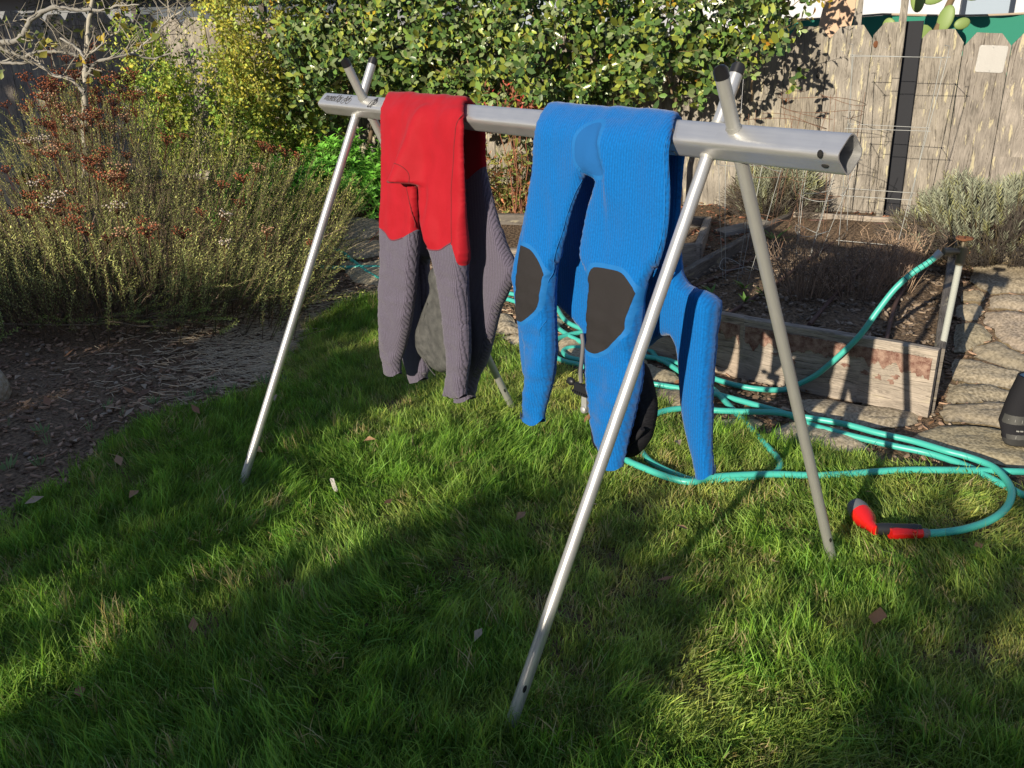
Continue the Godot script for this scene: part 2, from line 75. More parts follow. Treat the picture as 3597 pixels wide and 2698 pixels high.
const APPLE_B5 = [Vector3(0.050, 1.190, 0.116), Vector3(0.120, 1.251, 0.151), Vector3(0.153, 1.276, 0.132), Vector3(0.218, 1.288, 0.149), Vector3(0.358, 1.315, 0.147), Vector3(0.447, 1.287, 0.128), Vector3(0.510, 1.294, 0.123), Vector3(0.590, 1.317, 0.133)]
const APPLE_B6 = [Vector3(0.331, 1.314, 0.077), Vector3(0.374, 1.335, 0.083), Vector3(0.454, 1.387, 0.103), Vector3(0.548, 1.470, 0.072), Vector3(0.600, 1.513, 0.072), Vector3(0.657, 1.535, 0.096), Vector3(0.743, 1.592, 0.082)]
const APPLE_B7 = [Vector3(-0.207, 1.325, 0.122), Vector3(-0.208, 1.282, 0.115), Vector3(-0.162, 1.248, 0.151), Vector3(-0.156, 1.210, 0.107), Vector3(-0.089, 1.193, 0.119)]
const APPLE_B8 = [Vector3(0.115, 1.564, 0.020), Vector3(0.196, 1.562, 0.017), Vector3(0.272, 1.581, 0.018), Vector3(0.402, 1.585, 0.021)]
const APPLE_B9 = [Vector3(0.056, 1.310, 0.057), Vector3(0.120, 1.342, 0.066), Vector3(0.187, 1.402, 0.046), Vector3(0.278, 1.452, 0.045)]
const APPLE_B10 = [Vector3(-0.363, 1.324, 0.030), Vector3(-0.425, 1.301, 0.028), Vector3(-0.468, 1.284, 0.024), Vector3(-0.513, 1.250, 0.025)]
const APPLE_B11 = [Vector3(-0.106, 1.578, 0.011), Vector3(-0.118, 1.612, 0.009), Vector3(-0.096, 1.645, 0.012)]


var rng := RandomNumberGenerator.new()
var M := {}
var rough_noise := FastNoiseLite.new()
var taken := {}


class MB:
	var v := PackedVector3Array()
	var n := PackedVector3Array()
	var uv := PackedVector2Array()
	var c := PackedColorArray()
	var i := PackedInt32Array()
	var col := Color(1, 1, 1)

	func vert(p: Vector3, nn: Vector3, u := Vector2.ZERO) -> int:
		v.append(p)
		n.append(nn)
		uv.append(u)
		c.append(col)
		return v.size() - 1

	func tri(a: int, b: int, d: int) -> void:
		if (v[b] - v[a]).cross(v[d] - v[a]).dot(n[a] + n[b] + n[d]) > 0.0:
			i.append(a); i.append(d); i.append(b)
		else:
			i.append(a); i.append(b); i.append(d)

	func quad(a: int, b: int, d: int, e: int) -> void:
		tri(a, b, d)
		tri(a, d, e)

	func face(pts: Array, nn: Vector3, uvs: Array = []) -> void:
		var first := v.size()
		for k in pts.size():
			vert(pts[k], nn, uvs[k] if uvs.size() else Vector2(pts[k].x, pts[k].y))
		for k in range(1, pts.size() - 1):
			tri(first, first + k, first + k + 1)

	func box(xf: Transform3D, s: Vector3, uo := Vector2.ZERO, along := 0) -> void:
		for ax in 3:
			for sg in [-1.0, 1.0]:
				var nn := Vector3.ZERO
				nn[ax] = sg
				var p := (ax + 1) % 3
				var q := (ax + 2) % 3
				var pts := []
				var us := []
				for cc in [[-1, -1], [1, -1], [1, 1], [-1, 1]]:
					var w := Vector3.ZERO
					w[ax] = sg * s[ax] / 2
					w[p] = cc[0] * s[p] / 2
					w[q] = cc[1] * s[q] / 2
					pts.append(xf * w)
					var al := w[along]
					var other := 0.0
					for t in 3:
						if t != along and t != ax:
							other += w[t]
					us.append(uo + Vector2(other, al))
				face(pts, (xf.basis * nn).normalized(), us)

	# a plank with chamfered long edges and slightly wavering faces; x is its length
	func plank(xf: Transform3D, s: Vector3, r: RandomNumberGenerator, wav := 0.003, cham := 0.004, uo := Vector2.ZERO) -> void:
		var hy := s.y / 2
		var hz := s.z / 2
		var ring := [Vector2(hy, -hz + cham), Vector2(hy, hz - cham), Vector2(hy - cham, hz), Vector2(-hy + cham, hz), Vector2(-hy, hz - cham), Vector2(-hy, -hz + cham), Vector2(-hy + cham, -hz), Vector2(hy - cham, -hz)]
		var cuts := maxi(2, int(s.x / 0.12))
		var rows := []
		for k in cuts + 1:
			var x := -s.x / 2 + s.x * k / cuts
			var row := []
			for p in ring:
				row.append(Vector3(x, p.x + r.randf_range(-wav, wav), p.y + r.randf_range(-wav, wav) * 0.6))
			rows.append(row)
		var per := [0.0]
		for k in 8:
			per.append(per[k] + ring[k].distance_to(ring[(k + 1) % 8]))
		for k in cuts:
			for q in 8:
				var e := (q + 1) % 8
				var a: Vector3 = xf * rows[k][q]
				var b: Vector3 = xf * rows[k][e]
				var d: Vector3 = xf * rows[k + 1][e]
				var f: Vector3 = xf * rows[k + 1][q]
				var mid: Vector3 = xf * Vector3((rows[k][q].x + rows[k + 1][q].x) / 2, 0, 0)
				var nn := (b - a).cross(f - a).normalized()
				if nn.dot((a + b + d + f) / 4 - mid) < 0:
					nn = -nn
				var x0: float = rows[k][q].x
				var x1: float = rows[k + 1][q].x
				face([a, b, d, f], nn, [uo + Vector2(per[q], x0), uo + Vector2(per[q + 1], x0), uo + Vector2(per[q + 1], x1), uo + Vector2(per[q], x1)])
		for e in [0, cuts]:
			var pts := []
			var us := []
			for p in rows[e]:
				pts.append(xf * p)
				us.append(uo + Vector2(p.y, p.z * 0.2))
			face(pts, (xf.basis * Vector3(-1 if e == 0 else 1, 0, 0)).normalized(), us)

	func tube(pts: PackedVector3Array, rads: PackedFloat32Array, sides := 8, caps := true, vscale := 1.0) -> void:
		var m := pts.size()
		if m < 2:
			return
		var t0 := (pts[1] - pts[0]).normalized()
		var ref := Vector3.UP if absf(t0.y) < 0.9 else Vector3.RIGHT
		var side := t0.cross(ref).normalized()
		var first := v.size()
		var run := 0.0
		for k in m:
			var t := (pts[mini(k + 1, m - 1)] - pts[maxi(k - 1, 0)]).normalized()
			side = (side - t * side.dot(t)).normalized()
			var up := t.cross(side)
			var r := rads[mini(k, rads.size() - 1)]
			if k > 0:
				run += pts[k].distance_to(pts[k - 1])
			for q in sides + 1:
				var an := TAU * q / sides
				var nn := side * cos(an) + up * sin(an)
				vert(pts[k] + nn * r, nn, Vector2(float(q) / sides, run * vscale))
		for k in m - 1:
			for q in sides:
				var a := first + k * (sides + 1) + q
				quad(a, a + 1, a + sides + 2, a + sides + 1)
		if caps:
			for e in [0, m - 1]:
				var nn := (pts[0] - pts[1]).normalized() if e == 0 else (pts[m - 1] - pts[m - 2]).normalized()
				var ring := []
				for q in sides:
					ring.append(v[first + e * (sides + 1) + q])
				face(ring, nn)

	# an obovate leaf, folded a little along its midrib
	func leaf(o: Vector3, dir: Vector3, up: Vector3, ln: float, wd: float, fold := 0.25, droop := 0.15, tip := 0.72) -> void:
		dir = dir.normalized()
		var side := dir.cross(up).normalized()
		var nn := side.cross(dir).normalized()
		var p0 := vert(o, nn)
		var rows := []
		for t in [[0.38, 0.42], [tip, 0.5]]:
			var mid: Vector3 = o + dir * ln * t[0] - nn * droop * ln * t[0] * t[0]
			var ed: Vector3 = nn * fold * wd * t[1]
			rows.append([vert(mid - side * wd * t[1] + ed, (nn + side * fold).normalized()), vert(mid, nn), vert(mid + side * wd * t[1] + ed, (nn - side * fold).normalized())])
		var pt := vert(o + dir * ln - nn * droop * ln, nn)
		var a = rows[0]
		var b = rows[1]
		tri(p0, a[0], a[1]); tri(p0, a[1], a[2])
		quad(a[0], b[0], b[1], a[1]); quad(a[1], b[1], b[2], a[2])
		tri(b[0], pt, b[1]); tri(b[1], pt, b[2])

	func blob(o: Vector3, r: Vector3, rings := 4, sides := 6) -> void:
		var first := v.size()
		for k in rings + 1:
			var th := PI * k / rings
			for q in sides + 1:
				var ph := TAU * q / sides
				var nn := Vector3(sin(th) * cos(ph), cos(th), sin(th) * sin(ph))
				vert(o + nn * r, (nn / r).normalized(), Vector2(float(q) / sides, float(k) / rings))
		for k in rings:
			for q in sides:
				var a := first + k * (sides + 1) + q
				quad(a, a + 1, a + sides + 2, a + sides + 1)

	# an outline in x and y, drawn out from z0 to z1
	func prism(out: PackedVector2Array, z0: float, z1: float, xf := Transform3D(), uo := Vector2.ZERO) -> void:
		var idx := Geometry2D.triangulate_polygon(out)
		for e in [[z0, -1.0], [z1, 1.0]]:
			var nn: Vector3 = (xf.basis * Vector3(0, 0, e[1])).normalized()
			var first := v.size()
			for p in out:
				vert(xf * Vector3(p.x, p.y, e[0]), nn, uo + p)
			for k in range(0, idx.size(), 3):
				tri(first + idx[k], first + idx[k + 1], first + idx[k + 2])
		var cw := Geometry2D.is_polygon_clockwise(out)
		for k in out.size():
			var a := out[k]
			var b := out[(k + 1) % out.size()]
			var e := (b - a).normalized()
			var o2 := Vector2(e.y, -e.x) * (-1.0 if cw else 1.0)
			face([xf * Vector3(a.x, a.y, z0), xf * Vector3(b.x, b.y, z0), xf * Vector3(b.x, b.y, z1), xf * Vector3(a.x, a.y, z1)], (xf.basis * Vector3(o2.x, o2.y, 0)).normalized(), [uo + a, uo + b, uo + b, uo + a])

	func mesh() -> ArrayMesh:
		var m := ArrayMesh.new()
		var a := []
		a.resize(Mesh.ARRAY_MAX)
		a[Mesh.ARRAY_VERTEX] = v
		a[Mesh.ARRAY_NORMAL] = n
		a[Mesh.ARRAY_TEX_UV] = uv
		a[Mesh.ARRAY_COLOR] = c
		a[Mesh.ARRAY_INDEX] = i
		m.add_surface_from_arrays(Mesh.PRIMITIVE_TRIANGLES, a)
		return m


# ---------------------------------------------------------------- naming and materials

func numbered(called: String, parent: Node) -> String:
	var key := str(parent.get_instance_id()) + called
	if not taken.has(key):
		taken[key] = 0
		return called
	taken[key] += 1
	return "%s_%03d" % [called, taken[key]]


func base(called: String, label: String, category: String, group := "", at := Vector3.ZERO) -> Node3D:
	var o := Node3D.new()
	o.name = numbered(called, self)
	o.position = at
	add_child(o, true)
	return tag(o, label, category, group)


func tag(o: Node3D, label: String, category: String, group := "", kind := "") -> Node3D:
	if label: o.set_meta("label", label)
	if category: o.set_meta("category", category)
	if group: o.set_meta("group", group)
	if kind: o.set_meta("kind", kind)
	return o


func obj(called: String, mb, m: Material, parent: Node = self, kind := "", label := "") -> MeshInstance3D:
	var o := MeshInstance3D.new()
	o.name = numbered(called, parent)
	o.mesh = mb.mesh() if mb is MB else mb
	o.material_override = m
	parent.add_child(o, true)
	if kind: o.set_meta("kind", kind)
	if label: o.set_meta("label", label)
	return o


func many(called: String, mesh: Mesh, m: Material, where: Array, tints: Array, parent: Node = self, kind := "stuff") -> MultiMeshInstance3D:
	var mm := MultiMesh.new()
	mm.transform_format = MultiMesh.TRANSFORM_3D
	mm.use_colors = true
	mm.mesh = mesh
	mm.instance_count = where.size()
	for k in where.size():
		mm.set_instance_transform(k, where[k])
		mm.set_instance_color(k, tints[k])
	var o := MultiMeshInstance3D.new()
	o.name = numbered(called, parent)
	o.multimesh = mm
	o.material_override = m
	parent.add_child(o, true)
	o.set_meta("kind", kind)
	return o


func lin(r: float, g: float, b: float) -> Color:
	return Color(r, g, b).linear_to_srgb()


func mat(r: float, g: float, b: float, rough := 0.8, metal := 0.0) -> StandardMaterial3D:
	var m := StandardMaterial3D.new()
	m.albedo_color = lin(r, g, b)
	m.roughness = rough
	m.metallic = metal
	m.vertex_color_use_as_albedo = true
	return m


func leafy(rough := 0.5, back := 0.5) -> StandardMaterial3D:
	var m := mat(1, 1, 1, rough)
	m.backlight_enabled = true
	m.backlight = Color(back, back, back)
	return m


func fbm(freq: float, oct := 4, sd := 1) -> FastNoiseLite:
	var f := FastNoiseLite.new()
	f.noise_type = FastNoiseLite.TYPE_SIMPLEX_SMOOTH
	f.frequency = freq
	f.fractal_octaves = oct
	f.seed = sd
	return f


func textured(w: int, h: int, f: Callable) -> Array:
	# f(x, y) gives a Vector4: linear colour and height; the pictures wrap round because f is asked on a torus-free blend near the border
	var rgb8 := PackedByteArray()
	var hei := PackedByteArray()
	rgb8.resize(w * h * 3)
	hei.resize(w * h)
	for y in h:
		for x in w:
			var q: Vector4 = f.call(x, y)
			var k := y * w + x
			var cc := Color(clampf(q.x, 0, 1), clampf(q.y, 0, 1), clampf(q.z, 0, 1)).linear_to_srgb()
			rgb8[k * 3] = int(cc.r * 255)
			rgb8[k * 3 + 1] = int(cc.g * 255)
			rgb8[k * 3 + 2] = int(cc.b * 255)
			hei[k] = int(clampf(q.w, 0, 1) * 255)
	return [ImageTexture.create_from_image(Image.create_from_data(w, h, false, Image.FORMAT_RGB8, rgb8)), ImageTexture.create_from_image(Image.create_from_data(w, h, false, Image.FORMAT_L8, hei))]


func wood_material(tone: Vector3, sd: int, lichen: float, peel := 0.0) -> StandardMaterial3D:
	# one tile is 0.75 m across the grain and 1.5 m along it
	var fine := fbm(0.11, 3, sd)
	var broad := fbm(0.012, 3, sd + 1)
	var patch := fbm(0.03, 4, sd + 2)
	var tex := textured(384, 512, func(x, y):
		var warp := broad.get_noise_2d(x * 2.0, y * 0.4) * 14.0
		var s := fine.get_noise_2d((x + warp) * 3.0, y * 0.10)
		var s2 := fine.get_noise_2d((x + warp) * 9.0 + 700.0, y * 0.22)
		var crack := smoothstep(0.40, 0.55, fine.get_noise_2d((x + warp) * 1.6 + 300.0, y * 0.035 + 90.0))
		var tb := broad.get_noise_2d(x * 1.5 + 900.0, y * 1.2)
		var g := 1.0 + s * 0.42 + s2 * 0.34 + tb * 0.34
		var cc := tone * g
		cc = cc.lerp(Vector3(0.05, 0.04, 0.032), crack * 0.75)
		var l := smoothstep(0.34, 0.5, patch.get_noise_2d(x * 1.5, y * 0.45) + s2 * 0.25) * lichen
		cc = cc.lerp(Vector3(0.62, 0.56, 0.34), l * 0.75)
		return Vector4(cc.x, cc.y, cc.z, 0.55 + s * 0.25 + s2 * 0.2 - crack * 0.5 + l * 0.1))
	var m := mat(1, 1, 1, 0.9)
	m.albedo_texture = tex[0]
	m.heightmap_enabled = true
	m.heightmap_texture = tex[1]
	m.heightmap_scale = 0.35
	m.uv1_scale = Vector3(1.0 / 0.75, 1.0 / 1.5, 1)
	m.metallic_specular = 0.3
	return m


func ribbed(r: float, g: float, b: float, pitch: float, depth: float, rough := 0.85) -> StandardMaterial3D:
	var tone := fbm(0.06, 4, int(r * 1000))
	var tex := textured(256, 256, func(x, y):
		var p := fposmod(x / 16.0 + 0.15 * tone.get_noise_2d(y * 2.0, 40.0), 1.0)
		var hgt := pow(absf(sin(PI * p)), 0.6)
		var t := 1.0 + tone.get_noise_2d(x, y) * 0.22
		t *= lerpf(0.60, 1.12, hgt) if r > 0.05 else lerpf(0.78, 1.06, hgt)
		return Vector4(r * t, g * t, b * t, hgt))
	var m := mat(1, 1, 1, rough)
	m.albedo_texture = tex[0]
	m.heightmap_enabled = true
	m.heightmap_texture = tex[1]
	m.heightmap_scale = depth
	m.uv1_scale = Vector3(1.0 / (pitch * 16), 1.0 / (pitch * 16), 1)
	m.metallic_specular = 0.25
	m.rim_enabled = true
	m.rim = 0.35
	m.rim_tint = 0.8
	return m


func speckled(a: Vector3, b: Vector3, freq: float, rough := 0.85, depth := 0.1, tile := 0.5, sd := 5) -> StandardMaterial3D:
	var p := fbm(freq, 4, sd)
	var q := fbm(freq * 6.0, 2, sd + 1)
	var tex := textured(256, 256, func(x, y):
		var wx = x / 256.0
		var wy = y / 256.0
		# blended with its shifted copy so that the tile repeats without a seam
		var f := func(n: FastNoiseLite, k: float) -> float:
			var e = n.get_noise_2d(x + k, y + k) * (1 - wx) * (1 - wy) + n.get_noise_2d(x + k - 256.0, y + k) * wx * (1 - wy) + n.get_noise_2d(x + k, y + k - 256.0) * (1 - wx) * wy + n.get_noise_2d(x + k - 256.0, y + k - 256.0) * wx * wy
			return e * 1.5
		var s: float = f.call(p, 0.0)
		var s2: float = f.call(q, 500.0)
		var t := clampf(0.5 + s * 0.9 + s2 * 0.35, 0, 1)
		var cc := a.lerp(b, t)
		return Vector4(cc.x, cc.y, cc.z, 0.5 + s * 0.4 + s2 * 0.3))
	var m := mat(1, 1, 1, rough)
	m.albedo_texture = tex[0]
	m.heightmap_enabled = true
	m.heightmap_texture = tex[1]
	m.heightmap_scale = depth
	m.uv1_scale = Vector3(1.0 / tile, 1.0 / tile, 1)
	m.metallic_specular = 0.3
	return m


func world_mapped(m: StandardMaterial3D, tile: float) -> StandardMaterial3D:
	m.uv1_triplanar = true
	m.uv1_world_triplanar = true
	m.uv1_scale = Vector3.ONE / tile
	return m


func terrain(x: float, z: float) -> float:
	var dd := (Vector2(x, z) - FENCE_AT).dot(FENCE_N)
	var t := clampf((2.7 - dd) / 2.5, 0, 1)
	return 0.34 * t * t * (3 - 2 * t)


func on_ground(x: float, z: float, up := 0.0) -> Vector3:
	return Vector3(x, terrain(x, z) + up, z)


func along_fence(u: float, y: float, off: float) -> Vector3:
	var p := FENCE_AT + FENCE_T * u + FENCE_N * off
	return Vector3(p.x, y, p.y)


func smooth_path(pts: Array, each := 0.02) -> PackedVector3Array:
	var cv := Curve3D.new()
	cv.bake_interval = each
	for k in pts.size():
		var a: Vector3 = pts[maxi(k - 1, 0)]
		var b: Vector3 = pts[mini(k + 1, pts.size() - 1)]
		var t := (b - a) / 6.0
		var q: Vector3 = pts[k]
		if k > 0: t = t.limit_length(q.distance_to(pts[k - 1]) * 0.4)
		if k < pts.size() - 1: t = t.limit_length(q.distance_to(pts[k + 1]) * 0.4)
		cv.add_point(q, -t, t)
	return cv.get_baked_points()


func rr(a: float, b: float) -> float:
	return rng.randf_range(a, b)


func facing(dir: Vector3, roll := 0.0) -> Basis:
	# y turned to dir
	var y := dir.normalized()
	var ref := Vector3.FORWARD if absf(y.z) < 0.9 else Vector3.RIGHT
	var x := y.cross(ref).normalized()
	return Basis(x, y, x.cross(y)).rotated(y, roll)


func inside(p: Vector2, poly: PackedVector2Array) -> bool:
	return Geometry2D.is_point_in_polygon(p, poly)


func on_lawn(x: float, z: float) -> bool:
	return inside(Vector2(x, z), lawn_poly)


var lawn_poly := PackedVector2Array()

func _ready() -> void:
	rng.seed = 77
	rough_noise = fbm(0.9, 3, 3)
	# ---- camera, sky, sun
	var cam := Camera3D.new()
	cam.name = "camera"
	cam.position = Vector3(0, 1.49, 0)
	cam.basis = Basis(Vector3.RIGHT, -0.37598) * Basis(Vector3.BACK, -0.02018)
	cam.fov = 46.68
	cam.far = 200.0
	cam.near = 0.05
	add_child(cam)
	cam.current = true
	var sky := ProceduralSkyMaterial.new()
	sky.sky_top_color = Color(0.42, 0.50, 0.64)
	sky.sky_horizon_color = Color(0.82, 0.83, 0.82)
	sky.sky_curve = 0.12
	sky.ground_bottom_color = Color(0.16, 0.15, 0.12)
	sky.ground_horizon_color = Color(0.45, 0.45, 0.42)
	sky.sky_energy_multiplier = SKY_ENERGY
	var env := Environment.new()
	env.background_mode = Environment.BG_SKY
	env.sky = Sky.new()
	env.sky.sky_material = sky
	env.tonemap_mode = Environment.TONE_MAPPER_LINEAR
	env.tonemap_exposure = EXPOSURE
	env.sdfgi_enabled = true
	env.ssao_enabled = true
	env.ssil_enabled = true
	var we := WorldEnvironment.new()
	we.name = "world"
	we.environment = env
	add_child(we)
	var sun := DirectionalLight3D.new()
	sun.name = "sun"
	sun.light_energy = 1.55
	sun.light_color = Color(1.0, 0.95, 0.86)
	sun.light_angular_distance = 0.5
	sun.shadow_enabled = true
	var az := deg_to_rad(SUN_AZ)
	var el := deg_to_rad(SUN_EL)
	var travel := Vector3(sin(az) * cos(el), -sin(el), -cos(az) * cos(el))
	sun.basis = Basis.looking_at(travel, Vector3.UP)
	add_child(sun)

	for p in LAWN_EDGE:
		lawn_poly.append(p)
	for p in [Vector2(4.5, -1.3), Vector2(4.5, 3), Vector2(-6, 3), Vector2(-6, -0.4), Vector2(-2.7, -1.95)]:
		lawn_poly.append(p)

	make_materials()
	ground()
	paving()
	grass()
	fence()
	beyond_fence()
	shade_trees()
	raised_beds()
	rack()
	red_suit()
	blue_suit()
	hose()
	water_tap()
	boot()
	hedge()
	garden_plants()
	buckwheat()
	bare_tree()
	cages()
	litter()


const EXPOSURE := 1.48
const SKY_ENERGY := 0.88
const SUN_AZ := 35.0
const SUN_EL := 17.0


func make_materials() -> void:
	M.wood = wood_material(Vector3(0.245, 0.222, 0.193), 11, 0.7)
	M.wood_grey = wood_material(Vector3(0.29, 0.25, 0.21), 31, 0.15)
	M.wood_dark = wood_material(Vector3(0.14, 0.125, 0.11), 51, 0.35)
	M.near_black = mat(0.014, 0.015, 0.02, 0.85)  # near-black colour of the narrow board beside the fence post
	M.alu = mat(0.66, 0.66, 0.66, 0.36, 0.72)
	M.alu_dull = mat(0.44, 0.44, 0.42, 0.45, 0.5)
	var scratch := fbm(0.05, 4, 9)
	var tx := textured(128, 256, func(x, y):
		var s := scratch.get_noise_2d(x * 6.0, y * 0.10) * 0.5 + scratch.get_noise_2d(x * 0.5, y * 0.3) * 0.35
		var g := 1.0 + s * 0.10
		return Vector4(g * 0.9, g * 0.9, g * 0.9, 0.55 + s * 0.25))
	for k in ["alu", "alu_dull"]:
		M[k].albedo_texture = tx[0]
		M[k].roughness_texture = tx[1]
		M[k].roughness_texture_channel = BaseMaterial3D.TEXTURE_CHANNEL_RED
		M[k].roughness = 0.62 if k == "alu" else 0.75
		M[k].uv1_scale = Vector3(3, 4, 1)
	M.black_rubber = mat(0.012, 0.012, 0.014, 0.35)
	M.ink = mat(0.02, 0.02, 0.025, 0.6)
	M.dark = mat(0.006, 0.006, 0.006, 0.9)
	M.hose = mat(0.055, 0.40, 0.335, 0.38)
	M.brass = mat(0.20, 0.17, 0.12, 0.5, 0.6)
	M.galv = mat(0.42, 0.43, 0.43, 0.55, 0.5)
	M.pipe = speckled(Vector3(0.26, 0.27, 0.25), Vector3(0.46, 0.48, 0.44), 0.05, 0.6, 0.05, 0.2, 8)
	M.rust = speckled(Vector3(0.09, 0.035, 0.02), Vector3(0.22, 0.10, 0.05), 0.06, 0.9, 0.05, 0.2, 9)
	M.wire = mat(0.36, 0.37, 0.36, 0.5, 0.5)
	M.rust_wire = mat(0.20, 0.11, 0.07, 0.8, 0.2)
	M.stone = world_mapped(speckled(Vector3(0.17, 0.14, 0.095), Vector3(0.52, 0.445, 0.325), 0.11, 0.95, 0.25, 0.6, 12), 0.5)
	M.soil = world_mapped(speckled(Vector3(0.065, 0.045, 0.030), Vector3(0.28, 0.195, 0.125), 0.06, 1.0, 1.2, 0.4, 15), 0.35)
	M.chip = mat(1, 1, 1, 0.95)
	M.leaf_gloss = leafy(0.27, 0.35)
	M.leaf = leafy(0.55, 0.7)
	M.grass = leafy(0.6, 1.0)
	M.bark = mat(1, 1, 1, 0.9)
	M.red_neo = speckled(Vector3(0.30, 0.005, 0.012), Vector3(0.325, 0.0065, 0.015), 0.02, 0.72, 0.004, 0.4, 21)
	M.red_neo.rim_enabled = true
	M.red_neo.rim = 0.12
	M.red_neo.rim_tint = 0.8
	M.grey_neo = ribbed(0.100, 0.088, 0.125, 0.0075, 0.24)
	M.blue_neo = ribbed(0.0007, 0.110, 0.37, 0.0074, 0.08)
	M.blue_edge = mat(0.0015, 0.120, 0.37, 0.85)
	M.pad = speckled(Vector3(0.012, 0.011, 0.012), Vector3(0.036, 0.033, 0.034), 0.25, 0.9, 0.03, 0.06, 25)
	M.skin_neo = speckled(Vector3(0.055, 0.056, 0.056), Vector3(0.10, 0.10, 0.098), 0.025, 0.42, 0.06, 0.3, 27)
	M.black_neo = speckled(Vector3(0.010, 0.010, 0.013), Vector3(0.02, 0.02, 0.024), 0.06, 0.8, 0.02, 0.1, 29)
	M.stitch = mat(0.16, 0.008, 0.012, 0.9)
	M.beige = mat(0.35, 0.28, 0.21, 0.9)
	M.red_plastic = mat(0.62, 0.012, 0.010, 0.28)
	M.grey_plastic = mat(0.13, 0.13, 0.14, 0.5)
	M.black_plastic = mat(0.014, 0.015, 0.018, 0.45)


# ---------------------------------------------------------------- ground

func ground() -> void:
	var mb := MB.new()
	# fine near the camera, coarse out to the horizon
	var xs := []
	var zs := []
	var x := -7.0
	while x <= 7.0:
		xs.append(x); x += 0.08
	var z := -10.5
	while z <= 3.0:
		zs.append(z); z += 0.08
	for far in [9.0, 14.0, 30.0, 90.0]:
		xs.push_front(-far); xs.append(far)
	for far in [-14.0, -25.0, -90.0]:
		zs.push_front(far)
	for far in [6.0, 14.0, 90.0]:
		zs.append(far)
	for j in zs.size():
		for i in xs.size():
			var px: float = xs[i]
			var pz: float = zs[j]
			var h := terrain(px, pz) + rough_noise.get_noise_2d(px * 3.0, pz * 3.0) * 0.012 - 0.006
			mb.col = Color(0.9, 0.9, 0.8) if on_lawn(px, pz) else Color(1, 1, 1)
			mb.vert(Vector3(px, h, pz), Vector3.UP, Vector2(px, pz))
	var w := xs.size()
	for j in zs.size() - 1:
		for i in w - 1:
			mb.quad(j * w + i, j * w + i + 1, (j + 1) * w + i + 1, (j + 1) * w + i)
	for k in mb.v.size():
		var p := mb.v[k]
		var hx := terrain(p.x + 0.04, p.z) - terrain(p.x - 0.04, p.z) + 0.012 * (rough_noise.get_noise_2d(p.x * 3.0 + 0.12, p.z * 3.0) - rough_noise.get_noise_2d(p.x * 3.0 - 0.12, p.z * 3.0))
		var hz := terrain(p.x, p.z + 0.04) - terrain(p.x, p.z - 0.04) + 0.012 * (rough_noise.get_noise_2d(p.x * 3.0, p.z * 3.0 + 0.12) - rough_noise.get_noise_2d(p.x * 3.0, p.z * 3.0 - 0.12))
		mb.n[k] = Vector3(-hx / 0.08, 1, -hz / 0.08).normalized()
	var o := obj("ground", mb, M.soil, self, "structure")
	o.set_meta("label", "dark mulched soil under the lawn, paths and planting")


func paving() -> void:
	var path := Node3D.new()
	path.name = "flagstone_path"
	add_child(path)
	tag(path, "irregular path of broken concrete slabs round the lawn and raised bed", "", "", "structure")
	for q in STONES:
		var poly := PackedVector2Array()
		var mid := Vector2.ZERO
		for p in q:
			mid += p / q.size()
		for k in q.size():
			var a: Vector2 = q[k]
			var b: Vector2 = q[(k + 1) % q.size()]
			for t in 4:
				var w := a.lerp(b, t / 4.0)
				w += Vector2(rr(-1, 1), rr(-1, 1)) * 0.006
				poly.append(mid + (w - mid) * 0.972)
		var mb := MB.new()
		var g := rr(0.85, 1.15)
		mb.col = Color(g, g * rr(0.96, 1.02), g * rr(0.9, 1.02))
		# top: points inside, raised to a low rolling surface; sides drop into the soil
		var pts := PackedVector2Array(poly)
		var box := Rect2(poly[0], Vector2.ZERO)
		for p in poly: box = box.expand(p)
		var y := box.position.y
		while y < box.end.y:
			var xx := box.position.x
			while xx < box.end.x:
				var p := Vector2(xx + rr(-0.006, 0.006), y + rr(-0.006, 0.006))
				if inside(p, poly): pts.append(p)
				xx += 0.022
			y += 0.022
		var lift := rr(0.020, 0.030)
		var hgt := func(p: Vector2) -> float:
			var d := 1.0
			for k in poly.size():
				d = minf(d, Geometry2D.get_closest_point_to_segment(p, poly[k], poly[(k + 1) % poly.size()]).distance_to(p))
			return terrain(p.x, p.y) + lift - 0.017 * pow(1.0 - smoothstep(0.0, 0.055, d), 1.5) + rough_noise.get_noise_2d(p.x * 4.0, p.y * 16.0) * 0.008 + rough_noise.get_noise_2d(p.x * 40.0, p.y * 40.0) * 0.003
		for k in pts.size():
			var p := pts[k]
			var e := 0.012
			var low := 0.006 if k < poly.size() else 0.0
			var gx: float = hgt.call(p + Vector2(e, 0)) - hgt.call(p - Vector2(e, 0))
			var gz: float = hgt.call(p + Vector2(0, e)) - hgt.call(p - Vector2(0, e))
			var yy: float = hgt.call(p)
			mb.vert(Vector3(p.x, yy - low, p.y), Vector3(-gx / (2 * e), 1, -gz / (2 * e)).normalized(), p)
		var idx := Geometry2D.triangulate_delaunay(pts)
		for k in range(0, idx.size(), 3):
			if inside((pts[idx[k]] + pts[idx[k + 1]] + pts[idx[k + 2]]) / 3.0, poly):
				mb.tri(idx[k], idx[k + 1], idx[k + 2])
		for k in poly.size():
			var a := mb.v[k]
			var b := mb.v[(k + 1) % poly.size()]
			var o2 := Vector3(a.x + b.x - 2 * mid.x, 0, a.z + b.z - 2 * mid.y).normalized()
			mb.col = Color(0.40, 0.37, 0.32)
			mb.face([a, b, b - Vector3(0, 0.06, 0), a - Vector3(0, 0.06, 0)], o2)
		obj("stone", mb, M.stone, path)


